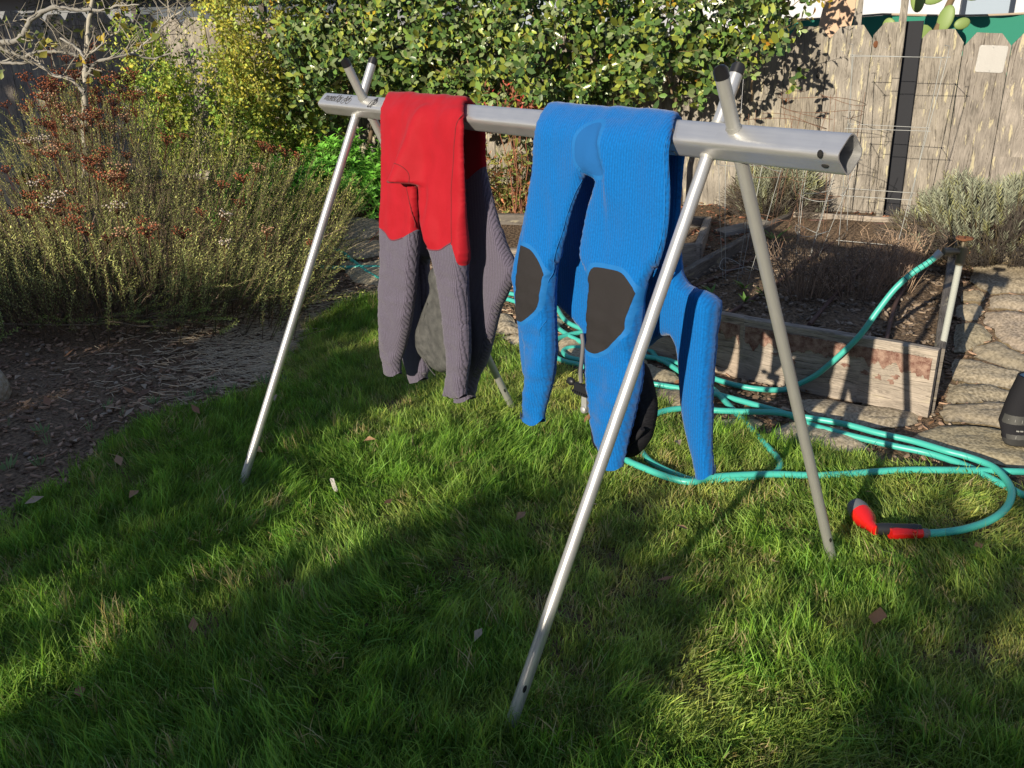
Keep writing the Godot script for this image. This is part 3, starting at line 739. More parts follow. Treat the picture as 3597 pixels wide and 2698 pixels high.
func grass() -> void:
	var clumps := []
	for kind in 5:
		var mb := MB.new()
		for b in 26:
			var o := Vector3(rr(-0.032, 0.032), -0.004, rr(-0.032, 0.032))
			var h := rr(0.022, 0.055) * (1.6 if kind == 4 else 1.0) * (1.5 if rng.randf() < 0.08 else 1.0)
			var lean := Vector3(rr(-1, 1), 0, rr(-1, 1)) * h * rr(0.2, 1.0)
			var w := rr(0.0011, 0.0021)
			var side := Vector3(rr(-1, 1), 0, rr(-1, 1)).normalized()
			var t := rr(0.65, 1.55)
			var dry := rng.randf() < 0.20
			var tip := Color(1.25, 1.0, 0.60) * t if dry else Color(0.85 + rr(-0.2, 0.2), 1.0, 0.8 + rr(-0.2, 0.2)) * t
			var low := tip.lerp(Color(0.8, 0.85, 0.5), 0.35)
			var up := Vector3(lean.x, h, lean.z).normalized()
			var nn := side.cross(up).normalized()
			var prev := []
			for s in 4:
				var f := s / 3.0
				var c := o + Vector3(0, h * f * (1.0 - 0.12 * f), 0) + lean * f * f
				var ww := w * (1.0 - 0.35 * f)
				mb.col = low.lerp(tip, f)
				var n2 := (nn + Vector3.UP * 0.2).normalized()
				if s < 3:
					var now := [mb.vert(c - side * ww, n2), mb.vert(c + side * ww, n2)]
					if prev: mb.quad(prev[0], prev[1], now[1], now[0])
					prev = now
				else:
					mb.tri(prev[0], prev[1], mb.vert(c, n2))
		clumps.append(mb.mesh())
	var patch := fbm(1.1, 3, 41)
	var fine := fbm(4.5, 2, 43)
	var comb := fbm(0.8, 2, 47)
	var where := [[], [], [], [], []]
	var tints := [[], [], [], [], []]
	# only the ground that the picture and a step to either side of it can show
	var z := -5.4
	while z < 0.4:
		var near := clampf((z + 4.6) / 3.6, 0, 1)
		var gap := lerpf(0.028, 0.0205, near)
		var reach := minf(3.4, 1.2 - z * 0.72)
		var x := -reach
		while x < reach:
			var p := Vector2(x + rr(-0.5, 0.5) * gap * 1.6, z + rr(-0.5, 0.5) * gap * 1.6)
			x += gap
			var edge := fine.get_noise_2d(p.x * 1.7, p.y * 1.7) * 0.06
			if not on_lawn(p.x + edge, p.y + edge * 0.6): continue
			var d := patch.get_noise_2d(p.x, p.y) + fine.get_noise_2d(p.x, p.y) * 0.5
			if d < -0.42 and rng.randf() < 0.55: continue
			# worn and yellower towards the right and the path
			var yellow := clampf(0.22 + d * -0.55 + (p.x - 0.2) * 0.20 + clampf((p.y + 3.0) * -0.12, -0.1, 0.2), 0, 1)
			var lush := 1.0 - yellow
			var col := Color(0.25, 0.42, 0.07).lerp(Color(0.70, 0.63, 0.23), clampf(yellow * 0.95, 0, 0.85))
			col = col * rr(0.5, 1.35) * (1.0 + 0.45 * fine.get_noise_2d(p.x * 1.6 + 30.0, p.y * 1.6))
			if rng.randf() < 0.05 + yellow * 0.12: col = Color(0.60, 0.49, 0.26)
			var kind := rng.randi() % 4
			if lush > 0.8 and rng.randf() < 0.35: kind = 4
			var size := rr(0.6, 1.3) * lerpf(0.66, 1.02, lush) * (1.0 + 0.5 * fine.get_noise_2d(p.x * 1.6 + 30.0, p.y * 1.6))
			var bs := Basis(Vector3.UP, rr(0, TAU)).scaled(Vector3(1, size, 1))
			# the grass lies over in drifts
			var an := comb.get_noise_2d(p.x, p.y) * 5.0
			var tilt := 0.15 + 0.55 * clampf(comb.get_noise_2d(p.x + 40.0, p.y) * 1.8 + 0.3, 0, 1)
			bs = Basis(Vector3(cos(an), 0, sin(an)), tilt * rr(0.6, 1.3)) * bs
			where[kind].append(Transform3D(bs, on_ground(p.x, p.y, -0.003)))
			tints[kind].append(col)
		z += gap * 0.95
	for k in 5:
		var o := many("grass", clumps[k], M.grass, where[k], tints[k])
		o.set_meta("label", "fine uneven lawn grass, greener at the left, yellower by the path")


# ---------------------------------------------------------------- fence and what lies behind it

func fence() -> void:
	var f := base("board_fence", "weathered grey fence of wide dog-eared boards across the back of the garden", "fence", "", along_fence(0, 0.34, 0))
	var xf0 := Transform3D(Basis(Vector3(FENCE_T.x, 0, FENCE_T.y), Vector3.UP, Vector3(FENCE_N.x, 0, FENCE_N.y)), Vector3.ZERO)
	var u := 0.083 - 0.258 * 42
	while u < 3.2:
		var w := 0.254
		var top := 1.462 - u * 0.037 + rr(-0.02, 0.02) - 0.34
		if absf(u + 0.175) < 0.05: top += 0.05
		var h0 := terrain(along_fence(u, 0, 0).x, along_fence(u, 0, 0).z) - 0.44
		var cut := rr(0.05, 0.062)
		var sk := rr(-0.004, 0.004)
		var out := PackedVector2Array([Vector2(u, h0), Vector2(u + w, h0)])
		for t in [0.35, 0.7]:
			out.append(Vector2(u + w + rr(-0.0025, 0.0015), lerpf(h0, top - cut * 1.3, t)))
		out.append_array(PackedVector2Array([Vector2(u + w, top - cut * 1.25), Vector2(u + w - cut, top + sk), Vector2(u + w * 0.5, top + rr(-0.003, 0.003)), Vector2(u + cut, top - sk), Vector2(u, top - cut * 1.25)]))
		for t in [0.7, 0.35]:
			out.append(Vector2(u + rr(-0.0015, 0.0025), lerpf(h0, top - cut * 1.3, t)))
		var mb := MB.new()
		var g := rr(0.88, 1.16)
		mb.col = Color(g, g * rr(0.97, 1.0), g * rr(0.92, 1.0))
		var zo := rr(-0.004, 0.004)
		mb.prism(out, -0.012 + zo, 0.010 + zo, xf0, Vector2(rr(0, 8), rr(0, 8)))
		obj("board", mb, M.wood, f)
		for s in [0.25, 0.75]:
			var nb := MB.new()
			nb.blob(xf0 * Vector3(u + w * s + rr(-0.02, 0.02), top - 0.15 + rr(-0.006, 0.006), 0.011 + zo), Vector3(0.004, 0.004, 0.002), 3, 6)
			if u > -1.2: obj("nail", nb, M.galv, f)
		u += 0.258
	for y in [0.25, 0.92]:
		var rb := MB.new()
		rb.box(xf0 * Transform3D(Basis(), Vector3(-3.8, y, -0.06)), Vector3(14.0, 0.09, 0.04), Vector2.ZERO, 0)
		obj("rail", rb, M.wood_dark, f)
	var pb := MB.new()
	pb.col = Color(1.12, 1.08, 0.98)
	pb.plank(xf0 * Transform3D(Basis(Vector3.BACK, PI / 2 + 0.012), Vector3(-0.012, 0.62, 0.062)), Vector3(1.75, 0.042, 0.10), rng, 0.0015, 0.004, Vector2(2.1, 0.3))
	obj("post", pb, M.wood, f)
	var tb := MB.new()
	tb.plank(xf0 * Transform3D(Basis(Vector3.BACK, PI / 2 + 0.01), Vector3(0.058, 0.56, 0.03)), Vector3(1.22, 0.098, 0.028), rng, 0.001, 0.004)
	obj("dark_board", tb, M.near_black, f)  # a narrow near-black board between the post and the next board
	var kb := MB.new()
	kb.blob(xf0 * Vector3(-0.475, 0.855, 0.0125), Vector3(0.017, 0.019, 0.004), 4, 10)
	obj("knot_hole", kb, M.dark, f)
	for q in [[-0.155, 1.04, 0.022], [-0.66, 0.70, 0.015], [-1.62, 0.86, 0.016]]:
		var kn := MB.new()
		kn.blob(xf0 * Vector3(q[0], q[1], 0.011), Vector3(q[2] * 0.8, q[2], 0.004), 4, 10)
		obj("knot", kn, M.rust, f)
	# the bare metal plate on the right
	var plate := base("metal_plate", "blank crackled square metal plate nailed high on the fence at the right", "sign", "", along_fence(0.50, 1.29, 0.016))
	var sb := MB.new()
	var ring := PackedVector2Array()
	for k in 4:
		for t in 5:
			var an := k * PI / 2 + t * PI / 8
			var cc: Vector2 = [Vector2(1, 1), Vector2(-1, 1), Vector2(-1, -1), Vector2(1, -1)][k]
			ring.append(cc * Vector2(0.064, 0.063) + Vector2(cos(an), sin(an)) * 0.013)
	sb.prism(ring, -0.001, 0.002, Transform3D(xf0.basis * Basis(Vector3.BACK, -0.05), Vector3.ZERO))
	var pm := speckled(Vector3(0.02, 0.02, 0.025), Vector3(0.72, 0.70, 0.67), 0.10, 0.5, 0.03, 0.09, 61)
	pm.metallic = 0.2
	obj("plate", sb, pm, plate)
	for yy in [0.064, -0.066]:
		var nb := MB.new()
		nb.blob(xf0.basis * Vector3(0.0, yy, 0.003), Vector3(0.004, 0.004, 0.002), 3, 6)
		obj("nail", nb, M.galv, plate)


func beyond_fence() -> void:
	var xf0 := Transform3D(Basis(Vector3(FENCE_T.x, 0, FENCE_T.y), Vector3.UP, Vector3(FENCE_N.x, 0, FENCE_N.y)), Vector3.ZERO)
	# white house at the right
	var white := mat(0.62, 0.63, 0.66, 0.7)
	var h := base("white_house", "white lap-sided house with a dark framed window beyond the fence at the right", "house", "", Vector3(7.0, 0, -13.5))
	for k in 22:
		var wb := MB.new()
		wb.box(Transform3D(Basis(Vector3.RIGHT, 0.05), Vector3(0, 0.1 + k * 0.14, 0)), Vector3(9.0, 0.142, 0.03))
		obj("siding_board", wb, white, h)
	var cb := MB.new()
	cb.box(Transform3D(Basis(), Vector3(0, 1.7, -2.2)), Vector3(9.0, 3.4, 4.2))
	obj("wall", cb, white, h)
	var wf := MB.new()
	for q in [[Vector3(-0.34, 1.9, 0), Vector3(0.06, 1.1, 0.09)], [Vector3(0.34, 1.9, 0), Vector3(0.06, 1.1, 0.09)], [Vector3(0, 1.38, 0), Vector3(0.62, 0.06, 0.09)], [Vector3(0, 1.86, 0), Vector3(0.62, 0.05, 0.09)]]:
		wf.box(Transform3D(Basis(), q[0] + Vector3(-0.25, 0, 0.02)), q[1])
	var win := obj("window", wf, mat(0.03, 0.04, 0.06, 0.5), h)
	var pn := MB.new()
	pn.box(Transform3D(Basis(), Vector3(-0.25, 1.9, 0.03)), Vector3(0.62, 1.0, 0.02))
	obj("pane", pn, mat(0.35, 0.42, 0.5, 0.2), win)
	# grey house at the left
	var h2 := base("grey_house", "pale grey house wall and eave behind the trees beyond the fence at the left", "house", "", Vector3(-4.6, 0, -13.0))
	var gb := MB.new()
	gb.box(Transform3D(Basis(), Vector3(0, 1.3, -2.0)), Vector3(7.6, 2.6, 4.0))
	obj("wall", gb, mat(0.22, 0.23, 0.25, 0.8), h2)
	var ev := MB.new()
	ev.box(Transform3D(Basis(), Vector3(0.2, 2.13, 0.22)), Vector3(7.8, 0.14, 0.5))
	obj("eave", ev, mat(0.30, 0.35, 0.42, 0.7), h2)
	for wx in [0.2, 1.9]:
		var fb := MB.new()
		for q in [[Vector3(-0.55, 1.55, 0), Vector3(0.07, 1.0, 0.08)], [Vector3(0.55, 1.55, 0), Vector3(0.07, 1.0, 0.08)], [Vector3(0, 2.02, 0), Vector3(1.17, 0.07, 0.08)], [Vector3(0, 1.55, 0), Vector3(1.03, 0.05, 0.08)]]:
			fb.box(Transform3D(Basis(), q[0] + Vector3(wx, 0, 0.04)), q[1])
		var wn := obj("window", fb, mat(0.06, 0.045, 0.035, 0.6), h2)
		var pb := MB.new()
		pb.box(Transform3D(Basis(), Vector3(wx, 1.55, 0.02)), Vector3(1.03, 0.93, 0.03))
		obj("pane", pb, mat(0.10, 0.115, 0.14, 0.15), wn)
	# green screen cloth strung behind the fence
	var net := base("screen_cloth", "green windbreak cloth strung along a rope just behind the fence", "screen", "", along_fence(0.4, 0.5, -0.9))
	var nb := MB.new()
	var cols := 60
	for k in cols + 1:
		var u := -0.9 + 3.2 * k / cols
		var sag := 0.022 * absf(sin(u * 2.6 + 0.4))
		for j in 4:
			var y := lerpf(0.3, 1.055 - sag, j / 3.0)
			var off := -0.9 + 0.03 * sin(u * 9.0) + 0.015 * sin(u * 23.0 + j)
			nb.vert(xf0 * Vector3(u - 0.4, y, off + 0.9), xf0.basis.z, Vector2(u, y))
	for k in cols:
		for j in 3:
			nb.quad(k * 4 + j, (k + 1) * 4 + j, (k + 1) * 4 + j + 1, k * 4 + j + 1)
	var gm := mat(0.02, 0.19, 0.13, 0.85)
	gm.backlight_enabled = true
	gm.backlight = Color(0.4, 0.4, 0.4)
	obj("cloth", nb, gm, net)
	var rp := PackedVector3Array()
	for k in 40:
		var u := -0.9 + 3.2 * k / 39.0
		rp.append(xf0 * Vector3(u - 0.4, 1.062 - 0.022 * absf(sin(u * 2.6 + 0.4)), 0.01))
	var rb := MB.new()
	rb.tube(rp, PackedFloat32Array([0.008]), 6)
	obj("rope", rb, M.beige, net)
	# prickly pear
	var cac := base("prickly_pear", "green prickly pear pads showing over the fence beside the post", "cactus", "", along_fence(0.1, 0.4, -0.4))
	for q in [[-0.20, 1.08, 0.045, 0.055, 0.2], [0.13, 1.12, 0.05, 0.085, -0.25], [0.23, 1.09, 0.05, 0.035, 0.3], [0.05, 1.27, 0.085, 0.06, 0.5], [-0.05, 1.25, 0.045, 0.09, 0.1], [0.24, 1.28, 0.08, 0.05, -0.5], [0.02, 0.95, 0.09, 0.14, 0.1], [0.13, 1.33, 0.07, 0.07, 0.4]]:
		var mb := MB.new()
		mb.col = Color(0.19, 0.27, 0.08) * rr(0.85, 1.2)
		mb.blob(Vector3.ZERO, Vector3(q[2], q[3], 0.014), 10, 14)
		var pad := obj("pad", mb, mat(1, 1, 1, 0.55), cac)
		pad.transform = Transform3D(xf0.basis * Basis(Vector3.BACK, q[4]) * Basis(Vector3.UP, rr(-0.5, 0.5)), xf0 * Vector3(q[0], q[1], rr(-0.05, 0.05)))
	var st := MB.new()
	st.col = Color(0.16, 0.11, 0.06)
	st.tube(PackedVector3Array([xf0 * Vector3(0.02, -0.4, 0), xf0 * Vector3(0.04, 0.9, 0.0), xf0 * Vector3(0.17, 1.3, -0.02)]), PackedFloat32Array([0.04, 0.028, 0.02]), 7)
	obj("stem", st, M.bark, cac)
	# boards and poles that lean behind the fence
	var b1 := MB.new()
	b1.box(Transform3D(Basis(), Vector3(0, 0.9, 0)), Vector3(0.20, 1.9, 0.02))
	var o := obj("leaning_sheet", b1, mat(0.52, 0.36, 0.25, 0.9))
	o.transform = Transform3D(xf0.basis * Basis(Vector3.BACK, -0.16), along_fence(-0.62, 0.3, -0.25))
	tag(o, "tan sheet of board leaning behind the fence near the hedge's right end", "board")
	for q in [[-0.245, 0.028, "brown timber stake standing behind the fence left of the cactus", 0.03], [0.99, 0.03, "pale timber stake standing behind the fence at the far right", -0.02], [-0.775, 0.025, "dark timber stake against the tan sheet behind the fence", 0.05]]:
		var pb := MB.new()
		pb.box(Transform3D(Basis(), Vector3(0, 1.0, 0)), Vector3(q[1] * 1.6, 2.2, q[1] * 1.4), Vector2(rr(0, 3), 0), 1)
		var s := obj("timber_stake", pb, M.wood_dark if q[0] < -0.5 else M.wood)
		s.transform = Transform3D(xf0.basis * Basis(Vector3.BACK, q[3]), along_fence(q[0], 0.25, -0.12))
		tag(s, q[2], "stake")
	var gp := MB.new()
	gp.tube(PackedVector3Array([along_fence(-0.47, 0.3, -0.3), along_fence(-0.36, 2.1, -0.34)]), PackedFloat32Array([0.02]), 10)
	tag(obj("steel_pole", gp, M.galv), "leaning grey steel pole behind the fence between sheet and cactus", "pole")


func shade_trees() -> void:
	# what stands behind the photographer and shades the lawn: an evergreen at the left, two shrubs and a hedge
	var q := MB.new()
	for k in 9:
		q.leaf(Vector3(rr(-0.05, 0.05), rr(-0.05, 0.05), rr(-0.05, 0.05)), Vector3(rr(-1, 1), rr(-1, 1), rr(-1, 1)), Vector3(rr(-1, 1), rr(-1, 1), rr(-1, 1)), 0.16, 0.09)
	var mesh := q.mesh()
	var az := deg_to_rad(SUN_AZ)
	var side := Vector3(cos(az), 0, sin(az))
	var back := Vector3(-sin(az), 0, cos(az))
	var te := tan(deg_to_rad(SUN_EL))
	for d in [["evergreen_tree", "tall dark evergreen behind the photographer on the left", "tree", -6.2, 3.55, 0.0, 3.25, 7.0, 2.6], ["garden_shrub", "tall dark shrub far left behind the photographer", "shrub", -10.5, -7.1, 0.0, 6.2, 7.0, 2.0], ["garden_shrub", "rounded evergreen shrub behind the photographer", "shrub", -1.82, -0.76, 0.0, 2.76, 7.0, 3.2], ["garden_shrub", "looser open shrub behind the photographer on the right", "shrub", -0.42, 0.95, 0.0, 2.92, 7.0, 1.7], ["garden_shrub", "thin open shrub behind the photographer on the left", "shrub", -2.5, -1.85, 0.0, 2.78, 7.0, 0.22], ["garden_shrub", "low broad shrub behind the photographer on the far right", "shrub", 0.95, 3.6, 0.0, 2.45, 7.0, 1.9]]:
		var l0: float = d[3]
		var l1: float = d[4] if d[0] != "evergreen_tree" else -2.5
		var mid = side * (l0 + l1) / 2 + back * d[7]
		var t := base(d[0], d[1], d[2], "", mid)
		var where := []
		var tints := []
		var n := int((l1 - l0) * d[6] * 62.0 * d[8])
		for k in n:
			var l := rr(l0, l1)
			var y: float = rr(0.15, 1.0) * d[6]
			var lumps := 0.15 * sin(l * 5.0 + 1.0) + 0.13 * sin(l * 11.0) + 0.07 * sin(l * 27.0)
			if y > d[6] + lumps * (0.6 if d[0] == "garden_shrub" else 0.7) - 0.04: continue
			var p = side * l + back * (d[7] + rr(-0.5, 0.5)) - mid
			where.append(Transform3D(Basis.from_euler(Vector3(rr(0, TAU), rr(0, TAU), 0)), Vector3(p.x, y, p.z)))
			tints.append(Color(0.05, 0.10, 0.03) * rr(0.7, 1.3))
		many("crown", mesh, M.leaf, where, tints, t)
		var tb := MB.new()
		tb.col = Color(0.12, 0.09, 0.06)
		tb.tube(PackedVector3Array([Vector3(0, -0.1, 0), Vector3(0.05, d[6] * 0.4, 0), Vector3(-0.03, d[6] * 0.8, 0.05)]), PackedFloat32Array([0.09, 0.07, 0.02]), 8)
		obj("trunk", tb, M.bark, t)


# ---------------------------------------------------------------- raised beds

func between(a: Vector3, b: Vector3, lean := 0.0) -> Transform3D:
	var x := (b - a).normalized()
	var z := x.cross(Vector3.UP).normalized()
	return Transform3D(Basis(x, z.cross(x), z).rotated(x, lean), (a + b) / 2)


func raised_beds() -> void:
	var bed := base("raised_bed", "weathered board raised bed with peeling red paint along its front", "raised bed", "", Vector3(1.7, 0, -4.5))
	var at := bed.position
	var fr := Vector3(1.690, 0.29, -3.315)
	var fm := Vector3(1.048, 0.288, -3.795)
	var fl := Vector3(0.60, 0.285, -4.16)
	var br := Vector3(2.717, 0.36, -5.43)
	var bl := Vector3(1.855, 0.36, -5.836)
	for q in [[fr, fm, 0.30, "board", M.wood_grey, Color(1.12, 1.08, 1.06)], [fm, fl, 0.30, "board", M.wood_grey, Color(1.0, 0.95, 0.9)], [fl, bl, 0.30, "board", M.wood_dark, Color(1.3, 1.25, 1.15)], [bl, br, 0.30, "board", M.wood_grey, Color(1.2, 1.1, 1.0)], [br + Vector3(0.02, 0, 0.03), fr + Vector3(0.03, -0.01, -0.05), 0.30, "board", M.wood_dark, Color(1, 1, 1)]]:
		var mb := MB.new()
		mb.col = q[5]
		var a: Vector3 = q[0] - at
		var b: Vector3 = q[1] - at
		var drop := Vector3(0, -0.14, 0)
		mb.plank(between(a + drop, b + drop, rr(-0.01, 0.01)), Vector3(a.distance_to(b) + 0.01, 0.29, 0.042), rng, 0.0025, 0.005, Vector2(rr(0, 5), rr(0, 5)))
		obj(q[3], mb, q[4], bed)
	# old red paint left along the top of the front boards, with a ragged lower edge
	var paint := speckled(Vector3(0.12, 0.055, 0.042), Vector3(0.30, 0.20, 0.155), 0.03, 0.7, 0.1, 0.35, 71)
	var flake := fbm(5.5, 4, 73)
	for q in [[fr, fm], [fm, fl]]:
		var x0 := between(q[0] - at, q[1] - at)
		var ln: float = q[0].distance_to(q[1])
		var out := PackedVector2Array()
		var n := 150
		for k in n + 1:
			out.append(Vector2(-ln / 2 + 0.012 + (ln - 0.024) * k / n, -0.030 - 0.008 * absf(flake.get_noise_1d(k * 0.4))))
		for k in n + 1:
			var x := ln / 2 - 0.012 - (ln - 0.024) * k / n
			out.append(Vector2(x, minf(-0.05, -0.100 + 0.060 * flake.get_noise_2d(x * 0.7, ln) + 0.030 * flake.get_noise_2d(x * 3.0, 7.0) + 0.010 * flake.get_noise_2d(x * 14.0, 3.0))))
		var mb := MB.new()
		# the outer face of a board lies on its z side away from the bed
		var s := 1.0 if x0.basis.z.dot(Vector3(-0.6, 0, 0.8)) > 0 else -1.0
		mb.prism(out, s * 0.0222, s * 0.0248, x0)
		obj("peeling_paint", mb, paint, bed)
		for t in 7:
			var x := rr(-ln / 2 + 0.08, ln / 2 - 0.08)
			var y := rr(-0.16, -0.125)
			var fo := PackedVector2Array()
			for e in 9:
				fo.append(Vector2(x, y) + Vector2(cos(TAU * e / 9), sin(TAU * e / 9)) * rr(0.004, 0.016) * Vector2(1.6, 1))
			var fb := MB.new()
			fb.prism(fo, s * 0.0222, s * 0.0240, x0)
			obj("paint_flake", fb, paint, bed)
	# its soil
	var sb := MB.new()
	var cs := [fl, fr, br, bl]
	var n := 26
	for j in n + 1:
		for i in n + 1:
			var fa: Vector3 = cs[0].lerp(cs[1], i / float(n))
			var ba: Vector3 = cs[3].lerp(cs[2], i / float(n))
			var p: Vector3 = fa.lerp(ba, j / float(n))
			p.y = p.y - 0.085 + rough_noise.get_noise_2d(p.x * 8.0, p.z * 8.0) * 0.03 + rough_noise.get_noise_2d(p.x * 30.0, p.z * 30.0) * 0.008
			sb.vert(p - at, Vector3.UP, Vector2(p.x, p.z))
	for j in n:
		for i in n:
			var a := j * (n + 1) + i
			sb.quad(a, a + 1, a + n + 2, a + n + 1)
	obj("soil", sb, M.soil, bed)
	# brown soaker tubes on the soil
	for q in [[[0.03, 0.02], [0.10, 0.35], [0.12, 0.7], [0.16, 0.96]], [[0.30, 0.03], [0.36, 0.3], [0.38, 0.62], [0.42, 0.95]], [[0.60, 0.10], [0.63, 0.4], [0.66, 0.7], [0.64, 0.94]], [[0.86, 0.06], [0.84, 0.35], [0.90, 0.65], [0.93, 0.93]]]:
		var pts := []
		for w in q:
			var fa: Vector3 = cs[0].lerp(cs[1], w[0])
			var ba: Vector3 = cs[3].lerp(cs[2], w[0])
			pts.append(fa.lerp(ba, w[1]) + Vector3(rr(-0.03, 0.03), -0.062, 0))
		var path := smooth_path(pts, 0.05)
		var tb := MB.new()
		tb.tube(path, PackedFloat32Array([0.010]), 7)
		var o := obj("soaker_tube", tb, mat(0.085, 0.045, 0.035, 0.7))
		tag(o, ["brown soaker tube along the left side of the raised bed's soil", "brown soaker tube running through the left middle of the raised bed", "brown soaker tube running through the right middle of the raised bed", "brown soaker tube along the right side of the raised bed's soil"][int(q[0][0] * 4.0)], "irrigation tube", "soaker tubes in the raised bed")
	var hd := []
	for t in 8:
		hd.append(bl.lerp(br, 0.04 + t * 0.13) + Vector3(0.0, -0.05 + 0.02 * sin(t * 2.0), 0.07))
	var hb := MB.new()
	hb.tube(smooth_path(hd, 0.06), PackedFloat32Array([0.009]), 7)
	tag(obj("soaker_tube", hb, mat(0.10, 0.045, 0.035, 0.7)), "brown supply tube along the inside of the raised bed's back board", "irrigation tube", "soaker tubes in the raised bed")

	var b2 := base("raised_bed", "low grey timber raised bed behind the blue wetsuit, partly hidden", "raised bed", "", Vector3(0.5, 0.15, -5.3))
	var q1 := Vector3(-0.35, 0.27, -5.30)
	var q2 := Vector3(1.10, 0.33, -5.10)
	var q3 := Vector3(1.28, 0.36, -5.70)
	var q4 := Vector3(-0.30, 0.36, -6.0)
	for q in [[q1, q2], [q2, q3], [q3, q4], [q4, q1]]:
		var mb := MB.new()
		var a: Vector3 = q[0] - b2.position
		var b: Vector3 = q[1] - b2.position
		mb.plank(between(a + Vector3(0, -0.10, 0), b + Vector3(0, -0.10, 0)), Vector3(a.distance_to(b) + 0.02, 0.21, 0.045), rng, 0.003, 0.006, Vector2(rr(0, 5), rr(0, 5)))
		obj("board", mb, M.wood_grey if q[0] != q3 else M.wood_dark, b2)
	var s2 := MB.new()
	s2.face([q1 - b2.position + Vector3(0, -0.06, 0), q2 - b2.position + Vector3(0, -0.06, 0), q3 - b2.position + Vector3(0, -0.06, 0), q4 - b2.position + Vector3(0, -0.06, 0)], Vector3.UP)
	obj("soil", s2, M.soil, b2)
	var lp := MB.new()
	lp.plank(between(Vector3(1.33, 0.30, -5.52), Vector3(1.62, 0.335, -5.62)), Vector3(0.34, 0.03, 0.13), rng, 0.002, 0.004)
	tag(obj("loose_plank", lp, M.wood), "short grey plank lying between the two raised beds", "plank")


# ---------------------------------------------------------------- the rack

func rack_frame() -> Basis:
	var d := Vector3(cos(YAW), 0, sin(YAW))
	var n := Vector3(-sin(YAW), 0, cos(YAW))
	return Basis(d, Vector3.UP, n)


func beam_ring(k: float) -> PackedVector2Array:
	# (n, y) of the rounded square on its corner
	var cs := [Vector2(0.002, 0.0505), Vector2(0.0455, 0.009), Vector2(0.002, -0.0325), Vector2(-0.0415, 0.009)]
	var mid := Vector2(0.002, 0.009)
	var out := PackedVector2Array()
	for j in 4:
		var a: Vector2 = cs[j].lerp(cs[(j + 3) % 4], 0.27)
		var b: Vector2 = cs[j].lerp(cs[(j + 1) % 4], 0.27)
		for t in 6:
			var f := t / 5.0
			out.append(mid + (a.lerp(cs[j], f).lerp(cs[j].lerp(b, f), f) - mid) * k)
	return out


func beam_shell(a0: float, a1: float, k: float, thick: float) -> MB:
	var mb := MB.new()
	var o := beam_ring(k)
	var q := beam_ring(k - thick / 0.043)
	var m := o.size()
	for shell in 2:
		var ring := o if shell == 0 else q
		for j in m:
			var j2 := (j + 1) % m
			var e := (ring[j2] - ring[j]).normalized()
			var cn := []
			for w in [j, j2]:
				var p: Vector2 = ring[(w + 1) % m] - ring[(w + m - 1) % m]
				# the flats keep their own normal, the rounded corners share theirs
				var lone = w % 6 == 0 and w == j2 or w % 6 == 5 and w == j
				if lone: p = ring[j2] - ring[j]
				var nn := Vector2(p.y, -p.x).normalized()
				if nn.dot(ring[w] - Vector2(0.002, 0.009)) < 0: nn = -nn
				cn.append(nn * (1.0 if shell == 0 else -1.0))
			var f := mb.v.size()
			var cuts := 10
			for t in cuts + 1:
				var a := lerpf(a0, a1, t / float(cuts))
				mb.vert(Vector3(a, ring[j].y, ring[j].x), Vector3(0, cn[0].y, cn[0].x), Vector2(j / 24.0, a))
				mb.vert(Vector3(a, ring[j2].y, ring[j2].x), Vector3(0, cn[1].y, cn[1].x), Vector2((j + 1) / 24.0, a))
			for t in cuts:
				mb.quad(f + t * 2, f + t * 2 + 1, f + t * 2 + 3, f + t * 2 + 2)
	for a in [a0, a1]:
		for j in m:
			var j2 := (j + 1) % m
			mb.face([Vector3(a, o[j].y, o[j].x), Vector3(a, o[j2].y, o[j2].x), Vector3(a, q[j2].y, q[j2].x), Vector3(a, q[j].y, q[j].x)], Vector3(-1 if a == a0 else 1, 0, 0))
	return mb


